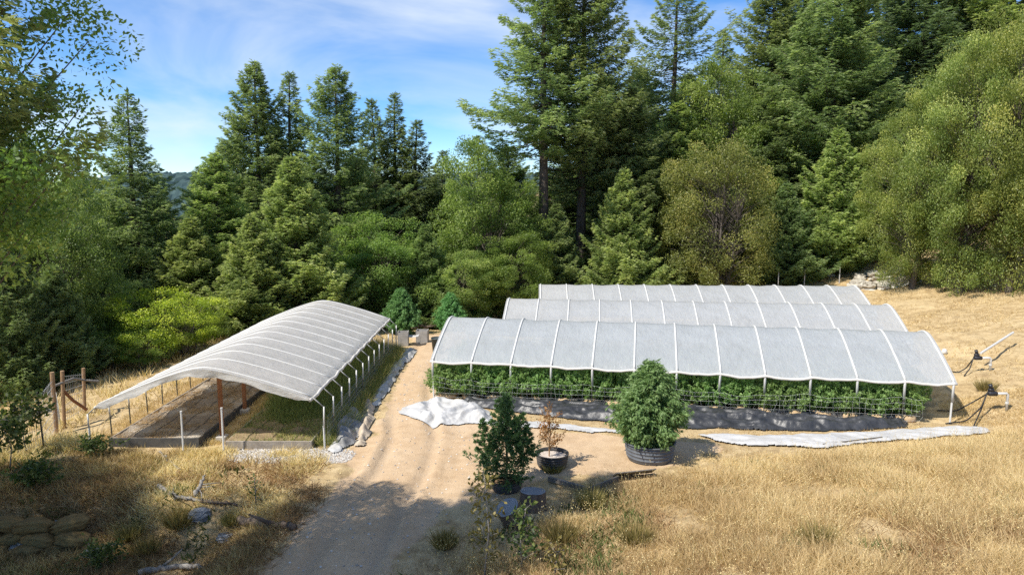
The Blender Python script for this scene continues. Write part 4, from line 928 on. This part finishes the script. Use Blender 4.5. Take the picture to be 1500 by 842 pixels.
def broad(key, seed, H, Rr, z0, ncl, leaves, leaf, clr, mat=None, flat=.62, trunks=1, shell=.5, lean=0, top=.85, visible=1.0, tm=None):
    r = np.random.default_rng(seed); tr = MB(); cr = MB(); zc = (z0 + H) / 2; hz = (H - z0) / 2
    P = rand_unit(r, ncl); P[:, 2] = P[:, 2] * .98; q = shell + (1 - shell) * r.uniform(0, 1, ncl) ** .55
    lump = .52 + .95 * fbm(P[:, 0] * 2.0 + seed, P[:, 1] * 2.0 + P[:, 2] * 2.6, seed, 2)
    P = P * (q * lump)[:, None]; wz = 1 - .35 * np.clip(P[:, 2], 0, 1) * (1 - top)
    C = np.stack([P[:, 0] * Rr * wz, P[:, 1] * Rr * wz, zc + P[:, 2] * hz], 1); C[:, 2] = np.clip(C[:, 2], z0 * .8, H)
    bases = [np.array([r.normal(0, .3), r.normal(0, .3), 0]) * (trunks > 1) for _ in range(trunks)]
    tops = [np.array([b[0] * 3 + r.normal(0, Rr * .08) + lean, b[1] * 3 + r.normal(0, Rr * .08), z0 + (H - z0) * .72]) for b in bases]
    for b, tp in zip(bases, tops):
        m = (b + tp) / 2 + r.normal(0, Rr * .05, 3); tr.tube(np.array([b - (0, 0, .5), b, m * (1, 1, .8), m, tp]), np.array([.026, .022, .018, .015, .005]) * H / math.sqrt(trunks), 8)
    for i in range(ncl):
        k = i % trunks; b, tp = bases[k], tops[k]; f = np.clip((C[i, 2] - z0 * .7) / (H * 1.05), .12, .85) * .9; o = b + (tp - b) * f
        mid = (o + C[i]) / 2 + (0, 0, .10 * np.linalg.norm(C[i] - o)) + r.normal(0, .12, 3); w = .0016 * H
        tr.tube(np.array([o, mid, C[i]]), np.array([w * 1.6, w, w * .35]), 4, False)
    n = ncl * leaves; cid = np.repeat(np.arange(ncl), leaves); rad = clr * r.uniform(.6, 1.4, ncl)[cid]
    g = r.normal(size=(n, 3)) ; g = g / np.maximum(1, np.linalg.norm(g, axis=1) / 1.7)[:, None]; g[:, 2] *= flat; X = C[cid] + g * rad[:, None] * .62
    out = unit(X - np.array([0, 0, zc])); d = unit(r.normal(size=(n, 3)) + out * .5 + (0, 0, .1)); nn = unit(r.normal(0, .65, (n, 3)) + (0, 0, .9) + out * .4); w = unit(np.cross(nn, d))
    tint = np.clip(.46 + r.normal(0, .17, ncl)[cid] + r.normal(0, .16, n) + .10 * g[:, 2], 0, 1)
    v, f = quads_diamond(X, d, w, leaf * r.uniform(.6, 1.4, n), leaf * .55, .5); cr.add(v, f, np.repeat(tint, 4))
    PROTO[key] = dict(H=H, R=Rr, tr=tr, cr=cr, tm=tm or M_limb, cm=mat or M_broad)
#        key     seed  H   R    base  p    nbr per_m leaf
conifer('tall',   1, 30, 4.4, .46, .60, 190, 30, .30, up=.7, drop=-.30, irregular=.46, dead=40, bulge=.25, lw=.17, gap=.06)
conifer('tall2',  2, 30, 4.2, .30, .66, 300, 27, .30, up=.7, drop=-.28, irregular=.48, dead=30, bulge=.2, lw=.17)
conifer('full',   3, 28, 4.6, .03, .78, 450, 30, .30, up=.75, drop=-.22, irregular=.36, lw=.17)
conifer('spire',  4, 20, 2.9, .06, .85, 290, 36, .24, up=.65, drop=-.30, irregular=.34, lw=.17)
conifer('tiered', 5, 20, 3.7, .08, .92, 250, 36, .25, up=.35, drop=-.10, irregular=.24, lw=.17)
conifer('young',  6, 12, 3.2, .02, .88, 290, 42, .23, up=.85, drop=.15, irregular=.22, lw=.17)
conifer('open',   7, 30, 5.0, .35, .74, 150, 26, .30, up=.6, drop=-.15, irregular=.40, dead=12, gap=.08, lw=.17)
broad('oak',   11, 16, 5.2, 8.6, 190, 420, .11, .82, M_oakbig, shell=.25)
broad('live',  12, 16, 5.6, .6, 280, 380, .14, .88, shell=.68, flat=.85)
broad('bay',   13, 14, 4.2, .6, 190, 380, .15, .78, shell=.58, trunks=2, flat=.9)
broad('tan',   14, 10, 3.9, .3, 270, 220, .12, .66, shell=.62, trunks=3, flat=.85)
broad('manz',  15, 4.2, 2.6, 1.0, 120, 190, .085, .42, shell=.6, trunks=5)
broad('brush', 16, 2.2, 1.6, .1, 60, 170, .075, .36, shell=.5, trunks=4)
MADE = {}
def tree(key, px, top, Y, wpx, name, label, cat='tree', col=(1.4, 1.33, 1.12), group=None, x=None, H=None, rz=None):
    pr = PROTO[key]; X = at(px, 421, Y)[0] if x is None else x; zb = tz(X, Y) - .1
    Ht = (at(px, top, Y)[2] - zb) if H is None else H; d = math.hypot(X, Y)
    sz = Ht / pr['H']; sx = sz if wpx is None else wpx / F * Y / (2 * pr['R'])
    r_ = rz if rz is not None else float(rng.uniform(0, 6.28))
    if key not in MADE:
        o = thing(name, label, cat, (X, Y, zb), r_, group); pr['tr'].build('trunk', pr['tm'], o, True); pr['cr'].build('crown', pr['cm'], o); MADE[key] = o; o.scale = (sx, sx, sz)
    else:
        o = dup(MADE[key], (X, Y, zb), r_, (sx, sx, sz), label, None); o.name = name; o['category'] = cat
        if group: o['group'] = group
        elif 'group' in o.keys(): del o['group']
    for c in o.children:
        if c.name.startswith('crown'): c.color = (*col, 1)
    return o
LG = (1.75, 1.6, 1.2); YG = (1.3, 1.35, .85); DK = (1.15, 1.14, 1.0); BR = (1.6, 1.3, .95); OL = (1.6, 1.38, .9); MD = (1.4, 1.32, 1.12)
# --- left edge, near
tree('oak', 0, 0, 12.0, None, 'oak_tree', 'large oak with sky showing through its leaves, filling the upper left corner', x=-11.7, H=14.3, rz=.6)
tree('tall', 0, 0, 11.5, None, 'fir_tree', 'fir whose dark boughs hang into the top left corner over the oak', x=-10.4, H=20.5, rz=2.)
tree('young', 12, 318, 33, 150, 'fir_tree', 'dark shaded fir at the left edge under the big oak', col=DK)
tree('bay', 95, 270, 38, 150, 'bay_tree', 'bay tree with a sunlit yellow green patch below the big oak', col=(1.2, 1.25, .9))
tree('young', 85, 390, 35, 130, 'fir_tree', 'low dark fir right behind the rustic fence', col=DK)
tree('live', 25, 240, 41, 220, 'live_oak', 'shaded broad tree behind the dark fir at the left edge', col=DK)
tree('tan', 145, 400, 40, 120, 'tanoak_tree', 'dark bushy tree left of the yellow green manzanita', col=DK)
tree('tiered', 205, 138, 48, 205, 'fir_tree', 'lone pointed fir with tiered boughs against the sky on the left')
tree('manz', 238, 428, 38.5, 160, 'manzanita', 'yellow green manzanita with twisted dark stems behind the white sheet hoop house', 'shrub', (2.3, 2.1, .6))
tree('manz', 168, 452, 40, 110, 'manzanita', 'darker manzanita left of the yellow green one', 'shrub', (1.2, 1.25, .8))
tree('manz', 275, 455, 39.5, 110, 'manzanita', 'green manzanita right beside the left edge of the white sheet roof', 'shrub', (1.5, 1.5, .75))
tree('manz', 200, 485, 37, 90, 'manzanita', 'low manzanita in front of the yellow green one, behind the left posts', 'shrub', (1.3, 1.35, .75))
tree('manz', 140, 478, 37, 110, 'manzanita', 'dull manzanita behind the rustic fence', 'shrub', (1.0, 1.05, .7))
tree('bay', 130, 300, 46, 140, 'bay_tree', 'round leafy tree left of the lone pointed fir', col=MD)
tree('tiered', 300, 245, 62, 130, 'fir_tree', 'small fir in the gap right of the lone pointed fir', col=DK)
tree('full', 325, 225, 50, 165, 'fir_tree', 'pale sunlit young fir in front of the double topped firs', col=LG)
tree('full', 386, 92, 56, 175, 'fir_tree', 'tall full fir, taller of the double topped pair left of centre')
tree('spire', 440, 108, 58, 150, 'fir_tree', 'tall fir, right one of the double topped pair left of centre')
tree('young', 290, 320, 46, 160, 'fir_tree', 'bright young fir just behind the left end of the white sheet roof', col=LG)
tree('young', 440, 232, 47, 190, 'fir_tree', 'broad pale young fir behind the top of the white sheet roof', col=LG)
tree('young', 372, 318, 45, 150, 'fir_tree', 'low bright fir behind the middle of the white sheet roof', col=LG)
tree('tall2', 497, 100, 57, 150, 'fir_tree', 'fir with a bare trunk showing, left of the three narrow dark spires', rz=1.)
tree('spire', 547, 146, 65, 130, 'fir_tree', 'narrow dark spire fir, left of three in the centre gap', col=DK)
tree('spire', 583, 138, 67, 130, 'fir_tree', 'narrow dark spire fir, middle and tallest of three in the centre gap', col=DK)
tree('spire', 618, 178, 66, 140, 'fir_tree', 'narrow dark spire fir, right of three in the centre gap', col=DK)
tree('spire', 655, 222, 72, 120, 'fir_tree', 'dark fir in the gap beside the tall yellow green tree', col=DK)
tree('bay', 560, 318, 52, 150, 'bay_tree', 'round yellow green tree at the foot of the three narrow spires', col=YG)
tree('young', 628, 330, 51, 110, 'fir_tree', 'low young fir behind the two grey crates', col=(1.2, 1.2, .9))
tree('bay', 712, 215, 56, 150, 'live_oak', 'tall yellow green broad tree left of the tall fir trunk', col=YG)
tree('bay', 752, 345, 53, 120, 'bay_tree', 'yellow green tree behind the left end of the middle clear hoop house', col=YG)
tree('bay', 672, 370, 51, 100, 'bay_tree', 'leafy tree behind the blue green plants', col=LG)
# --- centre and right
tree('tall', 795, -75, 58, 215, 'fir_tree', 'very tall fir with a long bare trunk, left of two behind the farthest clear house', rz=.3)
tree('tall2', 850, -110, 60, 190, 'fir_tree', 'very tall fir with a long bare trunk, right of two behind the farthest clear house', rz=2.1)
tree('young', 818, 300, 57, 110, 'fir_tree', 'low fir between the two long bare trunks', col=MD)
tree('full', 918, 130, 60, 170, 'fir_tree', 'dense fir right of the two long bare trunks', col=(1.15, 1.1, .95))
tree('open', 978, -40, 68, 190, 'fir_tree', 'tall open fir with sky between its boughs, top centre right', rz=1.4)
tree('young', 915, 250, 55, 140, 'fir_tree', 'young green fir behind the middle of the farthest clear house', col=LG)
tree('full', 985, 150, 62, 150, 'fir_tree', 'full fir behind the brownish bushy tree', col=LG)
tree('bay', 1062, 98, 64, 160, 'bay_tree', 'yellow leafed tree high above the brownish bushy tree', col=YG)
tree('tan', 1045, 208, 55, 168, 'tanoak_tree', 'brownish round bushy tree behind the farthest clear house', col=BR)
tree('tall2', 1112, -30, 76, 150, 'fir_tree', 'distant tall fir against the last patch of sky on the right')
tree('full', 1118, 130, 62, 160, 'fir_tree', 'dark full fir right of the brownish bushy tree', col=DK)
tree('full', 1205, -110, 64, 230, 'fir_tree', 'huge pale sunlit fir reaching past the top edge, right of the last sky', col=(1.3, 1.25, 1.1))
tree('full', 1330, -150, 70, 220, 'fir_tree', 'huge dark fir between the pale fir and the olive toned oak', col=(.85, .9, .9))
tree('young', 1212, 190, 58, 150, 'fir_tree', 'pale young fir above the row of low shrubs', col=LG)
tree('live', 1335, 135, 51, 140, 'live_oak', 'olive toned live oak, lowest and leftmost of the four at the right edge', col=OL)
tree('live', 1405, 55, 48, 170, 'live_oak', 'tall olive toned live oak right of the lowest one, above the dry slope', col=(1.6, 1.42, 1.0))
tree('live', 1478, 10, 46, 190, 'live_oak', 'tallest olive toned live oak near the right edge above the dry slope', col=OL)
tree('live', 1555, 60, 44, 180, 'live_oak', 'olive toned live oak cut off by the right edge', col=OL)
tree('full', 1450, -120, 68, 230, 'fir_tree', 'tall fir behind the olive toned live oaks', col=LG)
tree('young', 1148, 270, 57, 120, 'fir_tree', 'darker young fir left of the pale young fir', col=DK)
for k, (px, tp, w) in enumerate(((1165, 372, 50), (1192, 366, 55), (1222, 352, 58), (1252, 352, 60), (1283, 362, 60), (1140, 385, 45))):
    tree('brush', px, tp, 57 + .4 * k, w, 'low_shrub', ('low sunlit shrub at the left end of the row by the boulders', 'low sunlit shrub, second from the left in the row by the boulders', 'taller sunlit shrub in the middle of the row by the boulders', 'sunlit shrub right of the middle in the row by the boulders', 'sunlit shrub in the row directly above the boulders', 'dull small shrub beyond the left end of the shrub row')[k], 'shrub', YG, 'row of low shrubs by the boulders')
# --- undergrowth along the forest edge and trees farther in
und = [(640, 400, 54), (735, 405, 55), (800, 385, 58), (870, 380, 57), (950, 385, 57), (1010, 380, 58), (1100, 380, 58), (470, 400, 50), (520, 390, 51), (590, 400, 51), (350, 420, 46), (130, 440, 38), (250, 400, 48)]
for k, (px, tp, Y) in enumerate(und):
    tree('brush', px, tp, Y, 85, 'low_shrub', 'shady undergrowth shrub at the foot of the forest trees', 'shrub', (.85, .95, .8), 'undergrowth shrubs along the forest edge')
back = [(-40, 120, 60), (60, 190, 66), (120, 230, 72), (235, 268, 85), (345, 205, 74), (420, 190, 76), (525, 230, 80), (600, 255, 84), (880, 110, 80), (1045, 45, 82), (1150, -60, 80), (1260, -110, 84), (1390, -140, 86), (1500, -120, 80), (930, 100, 86), (1090, 120, 78), (1230, 40, 76), (1560, -60, 62), (90, 268, 58), (165, 285, 60), (240, 292, 66), (300, 285, 60), (660, 275, 66), (700, 200, 72), (745, 215, 70), (885, 180, 72), (1000, 110, 76), (780, 285, 64), (830, 240, 70), (480, 250, 70), (560, 262, 74), (640, 262, 80), (30, 250, 56), (330, 270, 66)]
for k, (px, tp, Y) in enumerate(back):
    tree(('full', 'spire', 'full', 'tiered')[k % 4], px, tp, Y, 165 if k % 4 != 1 else 120, 'fir_tree', 'fir deeper in the forest, mostly hidden by the trees in front of it', 'tree', (1.25, 1.24, 1.1), 'firs deeper in the forest')
# --- trees beside the camera whose shade falls over the foreground
for k, (x, y, h, key) in enumerate(((-19, 12.0, 13, 'oak'), (-21.5, 15.0, 13, 'oak'), (-30, 22, 17, 'full'))):
    tree(key, 0, 0, y, None, 'shade_tree', 'tree just outside the left edge that shades the lower left foreground', 'tree', MD, 'shade trees beyond the left edge', x=x, H=h)
# ================================================================== distant wooded hill
gxh = np.linspace(-330, 150, 260); gyh = np.linspace(250, 560, 110); X, Y = np.meshgrid(gxh, gyh)
Z = -12 + 36 * np.exp(-((Y - 430) / 95) ** 2) * (.72 + .42 * fbm(X / 90., Y / 90., 91, 3)) * sst(-380, -200, X) + (ridged(X / 5, Y / 5, 92) - .5) * 8
v, f, _ = grid_obj(X, Y, Z)
t = NT('hazed_wood'); c = t.ramp(t.noise(.12, 5, .7, t.pos()), [(.3, (.035, .065, .075)), (.7, (.075, .115, .105))])  # blue of the distant air painted into the base colour
tag(MB().add(v, f).build('hills', t.done(t.principled(c, .95, 0, .1)), smooth=False), kind='structure')

# ================================================================== light
EL, AZ = R(50), (-.82, -.57)
w = bpy.data.worlds.new('World'); scene.world = w; w.use_nodes = True; nt = w.node_tree; nt.nodes.clear()
o_ = nt.nodes.new('ShaderNodeOutputWorld'); bg = nt.nodes.new('ShaderNodeBackground'); sk = nt.nodes.new('ShaderNodeTexSky')
sk.sky_type = 'NISHITA'; sk.sun_disc = False; sk.sun_elevation = EL; sk.sun_rotation = math.atan2(AZ[0], AZ[1]); sk.altitude = 2800; sk.air_density = 1.0; sk.dust_density = 0.0; sk.ozone_density = 3.5
bg.inputs['Strength'].default_value = .15
tc = nt.nodes.new('ShaderNodeTexCoord'); mp = nt.nodes.new('ShaderNodeMapping'); mp.inputs['Scale'].default_value = (1.0, 1.0, 3.2); mp.inputs['Rotation'].default_value = (0, .10, 0); mp.inputs['Location'].default_value = (.55, 0, .35)
nt.links.new(tc.outputs['Generated'], mp.inputs['Vector'])
nz = nt.nodes.new('ShaderNodeTexNoise'); nz.inputs['Scale'].default_value = 2.6; nz.inputs['Detail'].default_value = 6; nz.inputs['Roughness'].default_value = .52; nz.inputs['Distortion'].default_value = .5
nt.links.new(mp.outputs[0], nz.inputs['Vector'])
rp = nt.nodes.new('ShaderNodeValToRGB'); rp.color_ramp.elements[0].position = .45; rp.color_ramp.elements[1].position = .74; rp.color_ramp.elements[0].color = (.10, .10, .10, 1); rp.color_ramp.elements[1].color = (.80, .80, .80, 1)
nt.links.new(nz.outputs['Fac'], rp.inputs['Fac'])
mx = nt.nodes.new('ShaderNodeMix'); mx.data_type = 'RGBA'; mx.inputs[7].default_value = (3.6, 3.9, 4.2, 1)
nt.links.new(rp.outputs['Color'], mx.inputs[0]); hs = nt.nodes.new('ShaderNodeHueSaturation'); hs.inputs['Hue'].default_value = .503; hs.inputs['Saturation'].default_value = 1.35; hs.inputs['Value'].default_value = .76; nt.links.new(sk.outputs[0], hs.inputs['Color']); nt.links.new(hs.outputs[0], mx.inputs[6]); nt.links.new(mx.outputs[2], bg.inputs['Color']); nt.links.new(bg.outputs[0], o_.inputs['Surface'])
import mathutils
sl = bpy.data.lights.new('sun', 'SUN'); sl.energy = 4.0; sl.angle = R(.5); sl.color = (1, .945, .85); so = bpy.data.objects.new('sun', sl); COL.objects.link(so)
hv = np.array(AZ) / np.hypot(*AZ); sv = mathutils.Vector((hv[0] * math.cos(EL), hv[1] * math.cos(EL), math.sin(EL))); so.rotation_mode = 'QUATERNION'; so.rotation_quaternion = sv.to_track_quat('Z', 'Y'); so.location = (-40, -15, 60)

# ================================================================== camera and render settings
cam = bpy.data.cameras.new('camera'); co = bpy.data.objects.new('camera', cam); COL.objects.link(co); scene.camera = co
cam.sensor_width = 36; cam.sensor_fit = 'HORIZONTAL'; cam.lens = F / 1500 * 36; cam.clip_end = 3000; cam.clip_start = .1
co.location = (0, 0, CAM_H); co.rotation_euler = (PI / 2 - PITCH, 0, 0)
scene.render.engine = 'CYCLES'
vs = scene.view_settings; vs.view_transform = 'Standard'; vs.look = 'None'; vs.exposure = 0.8; vs.gamma = 1; vs.use_curve_mapping = False
cy = scene.cycles; cy.max_bounces = 6; cy.diffuse_bounces = 3; cy.glossy_bounces = 2; cy.transmission_bounces = 4; cy.transparent_max_bounces = 8; cy.caustics_reflective = False; cy.caustics_refractive = False
cy.use_denoising = False; cy.sample_clamp_indirect = 6
try: cy.denoiser = 'OPENIMAGEDENOISE'; cy.denoising_input_passes = 'RGB_ALBEDO_NORMAL'; cy.denoising_prefilter = 'ACCURATE'
except Exception: pass
